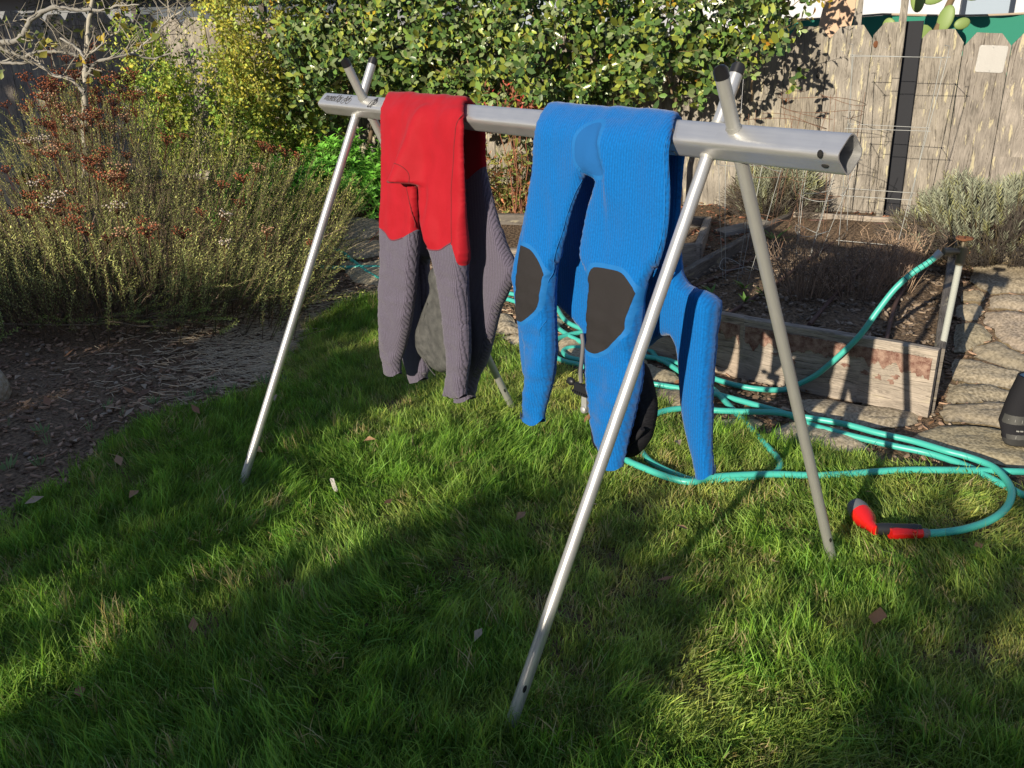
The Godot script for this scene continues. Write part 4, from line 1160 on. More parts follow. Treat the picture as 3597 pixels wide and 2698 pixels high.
func rack() -> void:
	var r := base("drying_rack", "aluminium rack of one square beam on two crossed pairs of poles", "rack", "", Vector3(RACK_AT.x, 0, RACK_AT.z))
	r.basis = rack_frame()
	var h := RACK_AT.y
	var up := Transform3D(Basis(), Vector3(0, h, 0))
	var inner := obj("beam", beam_shell(-1.79, -0.10, 1.0, 0.004), M.alu, r)
	inner.transform = up
	var sleeve := obj("beam_sleeve", beam_shell(-0.155, 0.297, 1.075, 0.004), M.alu, r)
	sleeve.transform = up
	for q in [[0.262, 0.011, 0.0475, 0.006, 0.008], [0.262, -0.012, 0.026, 0.009, 0.005]]:
		var hb := MB.new()
		hb.blob(Vector3(q[0], q[1] + h, q[2]), Vector3(q[3], q[4], 0.004), 5, 12)
		obj("drilled_hole", hb, M.dark, r)
	# two pairs of crossed poles
	var w := 0.589
	var top := 0.165
	var w2 := w * top / h
	for pair in 2:
		var a := 0.0 if pair == 0 else -1.5375
		for s in [1.0, -1.0]:
			var eps = -0.0358 * s
			var foot := Vector3(a + eps, 0.0, w * s)
			var tip := Vector3(a + eps, h + top, -w2 * s)
			var dir := (tip - foot).normalized()
			var pb := MB.new()
			var line := PackedVector3Array()
			for k in 9:
				line.append(foot.lerp(tip - dir * 0.022, k / 8.0))
			pb.tube(line, PackedFloat32Array([0.0147]), 20)
			var pole := obj("pole", pb, M.alu if s > 0 else M.alu_dull, r)
			var cb := MB.new()
			var cp := PackedVector3Array()
			var cr := PackedFloat32Array()
			for k in 8:
				var t := k / 7.0
				cp.append(tip + dir * (-0.026 + 0.027 * t))
				cr.append(0.0157 * (1.0 if t < 0.45 else sqrt(maxf(0.0, 1.0 - pow((t - 0.45) / 0.55, 2.0))) + 0.02))
			cb.tube(cp, cr, 18)
			obj("rubber_cap", cb, M.black_rubber, pole)
			# the slot near the foot
			var side := Vector3(0.80, 0.05, 0.55).normalized() if s > 0 else Vector3(0.93, 0, 0.25).normalized()
			if pair == 1 and s > 0: side = Vector3(-0.15, 0.05, 1.0).normalized()
			side = (side - dir * side.dot(dir)).normalized()
			var sb := MB.new()
			sb.blob(Vector3.ZERO, Vector3(0.0042, 0.010, 0.0022), 6, 10)
			var slot := obj("slot", sb, M.dark, pole)
			slot.transform = Transform3D(Basis(dir.cross(side), dir, side), foot + dir * 0.115 + side * 0.0142)
			# where the pole enters the beam: a rolled collar
			for e in [-1.0, 1.0]:
				var c := foot.lerp(tip, (h + 0.009 + 0.033 * e) / (h + top))
				var kb := MB.new()
				kb.tube(PackedVector3Array([c - dir * 0.004, c, c + dir * 0.004]), PackedFloat32Array([0.0155, 0.0172, 0.0155]), 16)
				obj("collar", kb, M.alu_dull, r)
	# printed lettering on the upper front face
	var face := Basis(Vector3(1, 0, 0), Vector3(0, 0.690, -0.723), Vector3(0, 0.723, 0.690))
	var mid := Vector3(0, h + 0.0305, 0.0225) + Vector3(0, 0.723, 0.690) * 0.0006
	var skew := Basis(Vector3(1, 0, 0), Vector3(0.28, 0.690, -0.723), Vector3(0, 0.723, 0.690))
	var font := SystemFont.new()
	font.font_names = PackedStringArray(["Droid Sans"])
	for q in [["moved by", -1.702, 0.003, 0.0245, 0.86], ["UP", -1.424, -0.010, 0.0285, 0.9]]:
		var tm := TextMesh.new()
		tm.text = q[0]
		tm.font = font
		tm.font_size = 32
		tm.pixel_size = q[3] / 24.0
		tm.depth = 0.0012
		var o := obj("printed_lettering", tm, M.ink, inner)
		var bs := skew
		bs.x *= q[4]
		o.transform = Transform3D(bs, mid - Vector3(0, h, 0) + Vector3(q[1], 0, 0) + Vector3(0, 0.690, -0.723) * q[2])
	var lines := MB.new()
	var flat := Transform3D(face, mid - Vector3(0, h, 0))
	# the bicycle: two wheels, a frame, bars and a saddle
	for cx in [-1.620, -1.588]:
		var ring := PackedVector3Array()
		for k in 25:
			ring.append(flat * Vector3(cx + 0.0115 * cos(TAU * k / 24) + 0.004 * sin(TAU * k / 24), -0.006 + 0.0115 * sin(TAU * k / 24), 0))
		lines.tube(ring, PackedFloat32Array([0.0009]), 5)
	for seg in [[-1.644, -0.006, -1.636, 0.010], [-1.644, -0.006, -1.630, -0.006], [-1.630, -0.006, -1.634, 0.012], [-1.636, 0.006, -1.614, 0.008], [-1.630, -0.006, -1.614, 0.008], [-1.612, -0.006, -1.615, 0.015], [-1.641, 0.013, -1.630, 0.013], [-1.622, 0.016, -1.608, 0.014], [-1.765, -0.0105, -1.664, -0.0105]]:
		lines.tube(PackedVector3Array([flat * Vector3(seg[0] + 0.024, seg[1], 0), flat * Vector3(seg[2] + 0.024, seg[3], 0)]), PackedFloat32Array([0.0009]), 5)
	obj("printed_bicycle", lines, M.ink, inner)
	var arrow := MB.new()
	arrow.prism(PackedVector2Array([Vector2(-1.434, 0.006), Vector2(-1.405, 0.006), Vector2(-1.416, 0.019)]), -0.0005, 0.0008, flat)
	obj("printed_arrow", arrow, M.ink, inner)
	var heart := MB.new()
	heart.blob(Vector3(-0.125, h + 0.0275, 0.031), Vector3(0.008, 0.006, 0.006), 5, 8)
	obj("sticker", heart, M.beige, r)
	# the small lip of the sleeve
	var lip := MB.new()
	lip.box(Transform3D(Basis(Vector3.RIGHT, 0.78), Vector3(-0.145, h - 0.022, 0.014)), Vector3(0.045, 0.012, 0.006))
	obj("clip", lip, M.alu, r)


# ---------------------------------------------------------------- wetsuits

var drape_table := PackedVector2Array()


func drape(s: float) -> Vector2:
	if drape_table.is_empty():
		var raw := func(t: float) -> Vector2:
			var g := signf(t)
			t = absf(t)
			if t < DRAPE: return Vector2(0.062 * g * t / DRAPE, 0.066 - 0.054 * t / DRAPE)
			return Vector2(0.062 * g, 0.012 - (t - DRAPE))
		for k in 561:
			var sum := Vector2.ZERO
			for w in 9:
				sum += raw.call(-1.4 + k * 0.005 + (w - 4) * 0.007)
			drape_table.append(sum / 9.0)
	var f := clampf((s + 1.4) / 0.005, 0.0, 559.0)
	var k := int(f)
	return drape_table[k].lerp(drape_table[k + 1], f - k)


func hang(a: float, s: float, h: float) -> Vector3:
	var p := drape(s)
	var t := (drape(s + 0.004) - drape(s - 0.004)).normalized()
	var nn := Vector2(-t.y, t.x)
	p += nn * h
	return Vector3(a, p.y, p.x)


func resample(poly: Array, each: float, closed := true, rounds := 1) -> PackedVector2Array:
	var q := PackedVector2Array(poly)
	for r in rounds:
		var o := PackedVector2Array()
		var m := q.size()
		if not closed: o.append(q[0])
		for k in (m if closed else m - 1):
			o.append(q[k].lerp(q[(k + 1) % m], 0.25))
			o.append(q[k].lerp(q[(k + 1) % m], 0.75))
		if not closed: o.append(q[m - 1])
		q = o
	var out := PackedVector2Array()
	var m := q.size()
	for k in (m if closed else m - 1):
		var a := q[k]
		var b := q[(k + 1) % m]
		var c := maxi(1, int(round(a.distance_to(b) / each)))
		for t in c:
			out.append(a.lerp(b, t / float(c)))
	if not closed: out.append(q[m - 1])
	# points that nearly coincide upset the triangulation
	var clean := PackedVector2Array()
	for p in out:
		if clean.is_empty() or clean[clean.size() - 1].distance_to(p) > each * 0.35: clean.append(p)
	return clean


# A limp tube of cloth lying flat: the outline filled, thick in the middle and rounded to its edges. half(p) is half its thickness, place(p, h) puts it in space,
# bump(p) lifts the near side. regions: [name, polygon] in order of precedence; what is in none is «main».
func pillow(outline: Array, step: float, edge: float, half: Callable, place: Callable, bump: Callable, regions: Array, cuffs: Array = []) -> Dictionary:
	var poly := resample(outline, step * 0.7)
	var pts := PackedVector2Array(poly)
	var rim := pts.size()
	var cell := edge
	var grid := {}
	# at a cuff the tube is open: its end does not round off
	var open := {}
	for k in rim:
		for q in range(0, cuffs.size(), 2):
			if Geometry2D.get_closest_point_to_segment(pts[k], cuffs[q], cuffs[q + 1]).distance_to(pts[k]) < step * 0.75: open[k] = true
	for k in rim:
		if open.has(k): continue
		var key := Vector2i((pts[k] / cell).floor())
		if not grid.has(key): grid[key] = []
		grid[key].append(k)
	var dist := func(p: Vector2) -> float:
		var key := Vector2i((p / cell).floor())
		var best := edge
		for x in [-1, 0, 1]:
			for y in [-1, 0, 1]:
				var kk := key + Vector2i(x, y)
				if grid.has(kk):
					for k in grid[kk]:
						best = minf(best, p.distance_to(pts[k]))
		return best
	var deep := PackedFloat32Array()
	deep.resize(rim)
	for k in open:
		deep[k] = maxf(0.0, (dist.call(pts[k]) as float) - step * 0.4)
	var lines := {}
	for r in regions:
		var q := resample(r[1], step * 0.6)
		r[1] = q
		for p in q:
			if inside(p, poly):
				var d: float = dist.call(p)
				if d > step * 0.35:
					var key := Vector2i((p / step).floor())
					var clear := true
					for x in [-1, 0, 1]:
						for y in [-1, 0, 1]:
							if clear and lines.has(key + Vector2i(x, y)):
								for o in lines[key + Vector2i(x, y)]:
									if o.distance_to(p) < step * 0.25: clear = false
					if clear:
						if not lines.has(key): lines[key] = []
						lines[key].append(p)
						pts.append(p)
						deep.append(d)
	var box := Rect2(poly[0], Vector2.ZERO)
	for p in poly: box = box.expand(p)
	var y := box.position.y
	var odd := false
	while y < box.end.y:
		var x := box.position.x + (step / 2 if odd else 0.0)
		odd = not odd
		while x < box.end.x:
			var p := Vector2(x, y) + Vector2(sin(x * 9100.0 + y * 700.0), cos(y * 8300.0 + x * 500.0)) * step * 0.16
			x += step
			if not inside(p, poly): continue
			var d: float = dist.call(p)
			if d < step * 0.5: continue
			var key := Vector2i((p / step).floor())
			var clear := true
			for xx in [-1, 0, 1]:
				for yy in [-1, 0, 1]:
					if clear and lines.has(key + Vector2i(xx, yy)):
						for o in lines[key + Vector2i(xx, yy)]:
							if o.distance_to(p) < step * 0.5: clear = false
			if clear:
				pts.append(p)
				deep.append(d)
		y += step * 0.87
	var idx := Geometry2D.triangulate_delaunay(pts)
	var m := pts.size()
	var pos := PackedVector3Array()
	pos.resize(m * 2)
	for k in m:
		var t: float = half.call(pts[k])
		var f := clampf(deep[k] / edge, 0, 1)
		var f1 := clampf(deep[k] / (edge * 0.36), 0, 1)
		var hh := t * (0.62 * sqrt(maxf(0.0, 1.0 - (1.0 - f1) * (1.0 - f1))) + 0.38 * sqrt(maxf(0.0, 1.0 - (1.0 - f) * (1.0 - f))))
		var lift: float = bump.call(pts[k])
		pos[k] = place.call(pts[k], hh + lift * smoothstep(0.0, 0.35, f))
		pos[k + m] = place.call(pts[k], -hh)
	var nor := PackedVector3Array()
	nor.resize(m * 2)
	var kept := []
	for k in range(0, idx.size(), 3):
		var a := idx[k]
		var b := idx[k + 1]
		var d := idx[k + 2]
		var c := (pts[a] + pts[b] + pts[d]) / 3.0
		if not inside(c, poly): continue
		if absf((pts[b] - pts[a]).cross(pts[d] - pts[a])) < 1e-8: continue
		# front: normals towards +h
		var mid := (pos[a] + pos[b] + pos[d] - pos[a + m] - pos[b + m] - pos[d + m])
		var fn := (pos[b] - pos[a]).cross(pos[d] - pos[a])
		var want: Vector3 = place.call(c, 0.05) - place.call(c, 0.0)
		if fn.dot(want) < 0: fn = -fn
		var bn := (pos[b + m] - pos[a + m]).cross(pos[d + m] - pos[a + m])
		if bn.dot(want) > 0: bn = -bn
		for w in [a, b, d]:
			nor[w] += fn
			nor[w + m] += bn
		var reg := "main"
		for r in regions:
			if inside(c, r[1]):
				reg = r[0]
				break
		kept.append([a, b, d, reg])
	for k in rim:
		if open.has(k): continue
		var s := nor[k] + nor[k + m]
		nor[k] = s
		nor[k + m] = s
	var out := {}
	out["surface"] = func(p: Vector2) -> float:
		var dd: float = dist.call(p)
		var f := clampf(dd / edge, 0, 1)
		var f1 := clampf(dd / (edge * 0.36), 0, 1)
		return (half.call(p) as float) * (0.62 * sqrt(maxf(0.0, 1.0 - (1.0 - f1) * (1.0 - f1))) + 0.38 * sqrt(maxf(0.0, 1.0 - (1.0 - f) * (1.0 - f)))) + (bump.call(p) as float) * smoothstep(0.0, 0.35, f)
	var maps := {}
	for t in kept:
		var reg: String = t[3]
		if not out.has(reg):
			out[reg] = MB.new()
			maps[reg] = {}
		var mb: MB = out[reg]
		for side in 2:
			var ids := []
			for w in 3:
				var k: int = t[w] + side * m
				if not maps[reg].has(k):
					maps[reg][k] = mb.vert(pos[k], nor[k].normalized(), pts[t[w]])
				ids.append(maps[reg][k])
			mb.tri(ids[0], ids[1], ids[2])
	return out


func seam(mb: MB, line: Array, place: Callable, h: Callable, r: float) -> void:
	var q := resample(line, 0.008, false, 2)
	var p3 := PackedVector3Array()
	for p in q:
		var hh: float = h.call(p)
		p3.append(place.call(p, hh))
	mb.tube(p3, PackedFloat32Array([r]), 5)


func red_suit() -> void:
	var suit := base("wetsuit", "red and grey ribbed wetsuit folded over the far half of the beam", "wetsuit", "wetsuits on the rack", RACK_AT)
	suit.basis = rack_frame()
	var wr := fbm(7.0, 3, 81)
	var half := func(p: Vector2) -> float:
		if p.y > 0: return lerpf(0.011, 0.027, smoothstep(0.22, 0.5, p.y)) - 0.007 * smoothstep(0.75, 0.97, p.y)
		return lerpf(0.011, 0.026, smoothstep(0.15, 0.5, -p.y))
	var place := func(p: Vector2, h: float) -> Vector3:
		var sway := 0.012 * sin(p.y * 5.0 + p.x * 6.0) * smoothstep(0.25, 0.7, absf(p.y)) + 0.004 * wr.get_noise_2d(p.x * 0.8, p.y * 0.5) * smoothstep(0.12, 0.4, absf(p.y))
		return hang(p.x, p.y, h + sway)
	var bump := func(p: Vector2) -> float:
		if p.y < 0.05: return 0.003 * wr.get_noise_2d(p.x * 2.0, p.y)
		# the crotch stands forward: a ridge that runs down from the beam and ends in a fold over the thighs
		var t := clampf((p.y - 0.04) / 0.245, 0, 1)
		var cx := lerpf(-1.075, -1.152, t)
		var across := exp(-pow((p.x - cx) / lerpf(0.024, 0.060, t), 2.0))
		var down := pow(t, 1.15) * (1.0 - smoothstep(0.279, 0.291, p.y))
		var b := 0.080 * across * down
		# the right thigh runs out full under it
		b += 0.020 * exp(-pow((p.x + 1.03) / 0.05, 2.0)) * smoothstep(0.2, 0.34, p.y) * (1.0 - smoothstep(0.4, 0.6, p.y))
		b -= 0.012 * exp(-pow((p.x + 1.045) / 0.02, 2.0) - pow((p.y - 0.33) / 0.05, 2.0))
		return b + 0.005 * wr.get_noise_2d(p.x * 1.4, p.y * 0.6) + 0.006 * wr.get_noise_2d(p.x * 0.7, p.y * 3.4) * smoothstep(0.4, 0.6, p.y)
	var parts := pillow(RED, 0.0095, 0.05, half, place, bump, [["grey_left_leg", RED_GREY_L], ["grey_right_leg", RED_GREY_R], ["grey_top", RED_GREY_B]], RED_CUFFS)
	obj("red_panel", parts["main"], M.red_neo, suit)
	for q in [["grey_left_leg", "leg"], ["grey_right_leg", "leg"], ["grey_top", "torso_and_arms"]]:
		if parts.has(q[0]): obj(q[1], parts[q[0]], M.grey_neo, suit)
	var over: Callable = parts["surface"]
	for line in [RED_SEAM, RED_SEAM2, RED_SEAM3]:
		var mb := MB.new()
		seam(mb, line, place, over, 0.0016)
		obj("seam", mb, M.stitch, suit)
	var edge := MB.new()
	seam(edge, RED_GREY_L.slice(2, 8), place, over, 0.0022)
	seam(edge, RED_GREY_R.slice(2, 8), place, over, 0.0022)
	obj("seam", edge, mat(0.13, 0.03, 0.05, 0.9), suit)
	# the smooth chest and collar hanging between the legs
	var half2 := func(p: Vector2) -> float: return 0.042
	var place2 := func(p: Vector2, h: float) -> Vector3:
		return Vector3(p.x, 0.012 + DRAPE + p.y + 0.0, -0.012 + h + 0.01 * sin(p.y * 7.0))
	var bump2 := func(p: Vector2) -> float: return 0.006 * wr.get_noise_2d(p.x * 1.5, p.y * 0.9)
	var pd := pillow(RED_PADDLE, 0.0095, 0.075, half2, place2, bump2, [])
	obj("smooth_chest_panel", pd["main"], M.skin_neo, suit)
	var sm := MB.new()
	var e := RED_PADDLE
	var fold := []
	for k in range(4, 12):
		fold.append(e[k].lerp(Vector2(e[12].x + 0.05, e[k].y), 0.34))
	seam(sm, fold, place2, func(p: Vector2) -> float: return 0.0425 * 0.9 + 0.002, 0.002)
	obj("seam", sm, M.skin_neo, suit)


func blue_suit() -> void:
	var suit := base("wetsuit", "bright blue wetsuit with black knee pads folded over the near half of the beam", "wetsuit", "wetsuits on the rack", RACK_AT)
	suit.basis = rack_frame()
	var wr := fbm(7.0, 3, 91)
	var half := func(p: Vector2) -> float:
		if p.y > 0: return lerpf(0.011, 0.030, smoothstep(0.25, 0.55, p.y)) - 0.010 * smoothstep(0.7, 0.92, p.y)
		return lerpf(0.011, 0.030, smoothstep(0.2, 0.5, -p.y)) - 0.008 * smoothstep(0.7, 0.92, -p.y)
	var place := func(p: Vector2, h: float) -> Vector3:
		var sway := 0.012 * sin(p.y * 4.4 + p.x * 9.0 + 1.0) * smoothstep(0.3, 0.8, absf(p.y)) + 0.005 * wr.get_noise_2d(p.x * 0.8, p.y * 0.5) * smoothstep(0.12, 0.4, absf(p.y))
		return hang(p.x, p.y, h + sway)
	var bump := func(p: Vector2) -> float:
		var b := 0.004 * wr.get_noise_2d(p.x * 1.4, p.y * 0.6) + 0.006 * wr.get_noise_2d(p.x * 0.7, p.y * 3.0) * smoothstep(0.35, 0.6, absf(p.y))
		if p.y < 0.05:
			# shoulders stand out at the back
			return b + 0.02 * exp(-pow((p.y + 0.5) / 0.1, 2.0)) * smoothstep(-0.22, -0.1, p.x) + 0.012 * sin(p.x * 40.0 + p.y * 22.0) * exp(-pow((p.y + 0.52) / 0.07, 2.0)) * smoothstep(-0.3, -0.15, p.x)
		# the crease at the right of the gusset: the right thigh laps over it
		var cx := lerpf(-0.345, -0.285, clampf((p.y - 0.02) / 0.15, 0, 1))
		b += 0.013 * smoothstep(cx - 0.004, cx + 0.012, p.x) * exp(-pow((p.x - cx) / 0.09, 2.0)) * smoothstep(0.03, 0.12, p.y) * (1.0 - smoothstep(0.17, 0.34, p.y))
		b += 0.012 * exp(-pow((p.x + 0.345) / 0.05, 2.0) - pow((p.y - 0.15) / 0.045, 2.0))
		# knees bulge a little
		b += 0.010 * exp(-pow((p.y - 0.50) / 0.12, 2.0))
		# the twist seam down the shins
		return b + 0.010 * sin((p.x + p.y * 0.35) * 38.0) * smoothstep(0.62, 0.72, p.y) * (1.0 - smoothstep(0.84, 0.9, p.y))
	var grow := func(poly: Array, by: float) -> Array:
		var o := Geometry2D.offset_polygon(PackedVector2Array(poly), by, Geometry2D.JOIN_ROUND)
		return Array(o[0])
	var parts := pillow(BLUE, 0.0095, 0.055, half, place, bump, [["pad_left", PAD_L], ["pad_right", PAD_R], ["border_left", grow.call(PAD_L, 0.011)], ["border_right", grow.call(PAD_R, 0.011)], ["gusset", GUSSET], ["gusset_border", grow.call(GUSSET, 0.010)]], BLUE_CUFFS)
	obj("body", parts["main"], M.blue_neo, suit)
	for k in ["pad_left", "pad_right"]:
		if parts.has(k): obj("knee_pad", parts[k], M.pad, suit)
	for k in ["border_left", "border_right"]:
		if parts.has(k): obj("knee_pad_border", parts[k], M.blue_edge, suit)
	if parts.has("gusset"): obj("crotch_gusset", parts["gusset"], mat(0.0007, 0.088, 0.29, 0.9), suit)
	if parts.has("gusset_border"): obj("gusset_border", parts["gusset_border"], M.blue_edge, suit)
	var over: Callable = parts["surface"]
	var st := MB.new()
	var ring := resample(grow.call(GUSSET, 0.005), 0.0075)
	for k in ring.size():
		var a := ring[k]
		var b := ring[(k + 1) % ring.size()]
		var side := (b - a).normalized().orthogonal() * 0.0055
		var ha: float = over.call(a + side)
		var hb: float = over.call(a - side)
		st.tube(PackedVector3Array([place.call(a + side, ha - 0.0004), place.call(a - side, hb - 0.0004)]), PackedFloat32Array([0.0009]), 4)
	obj("stitching", st, M.blue_edge, suit)
	for line in [BLUE_SEAM_A, BLUE_SEAM_B, BLUE_SEAM_C]:
		var lb := MB.new()
		seam(lb, line, place, over, 0.0012)
		obj("seam", lb, M.blue_edge, suit)
	# printed black dashes at the cuffs
	var dashes := MB.new()
	for cuff in [[CUFF_L[0], CUFF_L[2], 6], [CUFF_R[0], CUFF_R[1], 2], [CUFF_A[0], CUFF_A[1], 2]]:
		for k in cuff[2]:
			var p: Vector2 = cuff[0].lerp(cuff[1], k / float(cuff[2] - 1)) if absf(cuff[0].x - cuff[1].x) > 0.02 or cuff[2] > 2 else cuff[0] + Vector2(0.012 * k, 0)
			var q := p + Vector2(0.0, 0.022 * signf(p.y))
			var e: float = 0.016 if p.y > 0 else 0.015
			dashes.tube(PackedVector3Array([place.call(p, e), place.call(q, e)]), PackedFloat32Array([0.0022]), 5)
	obj("printed_cuff_marks", dashes, mat(0.004, 0.02, 0.06, 0.9), suit)
	# dark collar and hood hanging behind the right leg
	var half2 := func(p: Vector2) -> float: return 0.040
	var place2 := func(p: Vector2, h: float) -> Vector3:
		return Vector3(p.x, 0.012 + DRAPE + p.y, -0.02 + h)
	var flat := func(p: Vector2) -> float: return 0.004 * wr.get_noise_2d(p.x * 2.0, p.y * 2.0)
	var pd := pillow(BLUE_PADDLE, 0.0095, 0.07, half2, place2, flat, [["beige", [BLUE_PADDLE[12] + Vector2(0.02, 0.01), BLUE_PADDLE[11] + Vector2(0, -0.012), BLUE_PADDLE[10] + Vector2(0.03, -0.03), BLUE_PADDLE[11] + Vector2(0.02, 0.015), BLUE_PADDLE[12] + Vector2(0, 0.02)]]])
	obj("collar", pd["main"], M.black_neo, suit)
	if pd.has("beige"): obj("collar_lining", pd["beige"], M.beige, suit)
	var sb := pillow(BLUE_STRIPE, 0.006, 0.02, func(p: Vector2) -> float: return 0.006, func(p: Vector2, h: float) -> Vector3: return Vector3(p.x, 0.012 + DRAPE + p.y, 0.022 + h), func(p: Vector2) -> float: return 0.0, [])
	obj("blue_collar_stripe", sb["main"], M.blue_neo, suit)
	var tb := MB.new()
	var tp := PackedVector3Array()
	for p in resample(BLUE_TRIM, 0.008, false, 2):
		tp.append(Vector3(p.x, 0.012 + DRAPE + p.y, 0.018))
	tb.tube(tp, PackedFloat32Array([0.007]), 8)
	obj("collar_trim", tb, M.black_neo, suit)
	# zip cord with its buckle
	var zb := MB.new()
	var zp := PackedVector3Array()
	for p in resample(ZIP, 0.01, false, 2):
		zp.append(Vector3(p.x, 0.012 + DRAPE + p.y, -0.02))
	zb.tube(zp, PackedFloat32Array([0.006]), 8)
	var cord := obj("zip_cord", zb, M.grey_plastic, suit)
	var bb := MB.new()
	var b0: Vector2 = (BUCKLE[0] + BUCKLE[2]) / 2
	bb.box(Transform3D(Basis(Vector3.BACK, 0.03), Vector3(b0.x, 0.012 + DRAPE + b0.y, -0.015)), Vector3(absf(BUCKLE[1].x - BUCKLE[0].x) + 0.01, 0.032, 0.014))
	for k in 7:
		bb.box(Transform3D(Basis(), Vector3(b0.x - 0.03 + k * 0.009, 0.004 + DRAPE + b0.y, -0.006)), Vector3(0.004, 0.006, 0.006))
	bb.blob(Vector3(b0.x - 0.045, 0.026 + DRAPE + b0.y, -0.012), Vector3(0.016, 0.012, 0.01), 6, 8)
	obj("buckle", bb, M.black_plastic, cord)
	var mb := MB.new()
	mb.box(Transform3D(Basis(), Vector3(ZPULL[0].x, 0.012 + DRAPE + (ZPULL[0].y + ZPULL[1].y) / 2, -0.012)), Vector3(0.02, 0.05, 0.008))
	mb.blob(Vector3(ZPULL[0].x, 0.012 + DRAPE + ZPULL[1].y, -0.006), Vector3(0.011, 0.011, 0.006), 6, 10)
	obj("zip_pull", mb, M.galv, cord)


# ---------------------------------------------------------------- hose, tap, boot

func hose() -> void:
	var pts := []
	for p in HOSE_FIRST: pts.append(p)
	for p in HOSE_REST: pts.append(p)
	var path := smooth_path(pts, 0.012)
	var hb := MB.new()
	hb.tube(path, PackedFloat32Array([0.0122]), 12, true, 6.0)
	var h := base("garden_hose", "turquoise garden hose looped over lawn and flagstones from the tap", "hose", "", pts[8])
	var o := obj("hose_tube", hb, M.hose, h)
	o.position = -h.position
	var gb := MB.new()
	for k in 7:
		var i := 6 + k * 2
		var d := (path[i + 1] - path[i]).normalized()
		var bs := facing(d)
		var ring := PackedVector3Array()
		for t in 17:
			ring.append(path[i] + bs * Vector3(cos(TAU * t / 16), 0, sin(TAU * t / 16)) * 0.0122)
		gb.tube(ring, PackedFloat32Array([0.0013]), 5)
	var g := obj("kink_guard", gb, M.black_plastic, h)
	g.position = -h.position
	var cb := MB.new()
	cb.tube(PackedVector3Array([path[0], path[2], path[4]]), PackedFloat32Array([0.0155, 0.0155, 0.0125]), 12)
	var c := obj("coupling", cb, M.galv, h)
	c.position = -h.position
	# the spray nozzle on its other end
	var last := path[path.size() - 1]
	var nz := base("spray_nozzle", "red and black watering nozzle lying in the grass on the hose end", "nozzle", "", last)
	var v := []
	for p in NOZZLE: v.append(p - last)
	var mk := func(called: String, from: Vector3, to: Vector3, rads: Array, m: Material, lift := 0.0) -> MeshInstance3D:
		var mb := MB.new()
		var line := PackedVector3Array()
		for k in rads.size():
			line.append(from.lerp(to, k / float(rads.size() - 1)) + Vector3(0, lift, 0))
		mb.tube(line, PackedFloat32Array(rads), 16)
		return obj(called, mb, m, nz)
	mk.call("coupling", v[0], v[1], [0.0125, 0.0145, 0.0145, 0.0155], M.grey_plastic)
	mk.call("handle", v[1], v[3] + Vector3(0, 0.004, 0), [0.0165, 0.0172, 0.0165, 0.017, 0.0185, 0.017], M.red_plastic)
	mk.call("grip", v[1] + Vector3(0, 0.011, -0.007), v[4] + Vector3(0, 0.010, 0), [0.013, 0.0165, 0.016, 0.0165, 0.017, 0.0185, 0.019, 0.017], M.black_plastic)
	mk.call("neck", v[4] + Vector3(0, 0.004, 0), v[5] + Vector3(0, 0.006, 0), [0.016, 0.0165, 0.018, 0.019], M.red_plastic)
	mk.call("head", v[5] + Vector3(0, 0.004, 0.010), v[7] + Vector3(0, 0.014, 0.012), [0.012, 0.021, 0.028, 0.0325, 0.0335, 0.033, 0.030], M.red_plastic)
	mk.call("bezel", v[7] + Vector3(0, 0.012, 0.022), v[7] + Vector3(-0.004, 0.020, -0.030), [0.0325, 0.0338, 0.033, 0.0305, 0.027, 0.0], M.grey_plastic)
	# a dial lever on the handle
	var lv := MB.new()
	lv.blob((v[1] + v[2]) / 2 + Vector3(0, 0.013, 0.010), Vector3(0.008, 0.006, 0.006), 5, 8)
	obj("button", lv, M.red_plastic, nz)


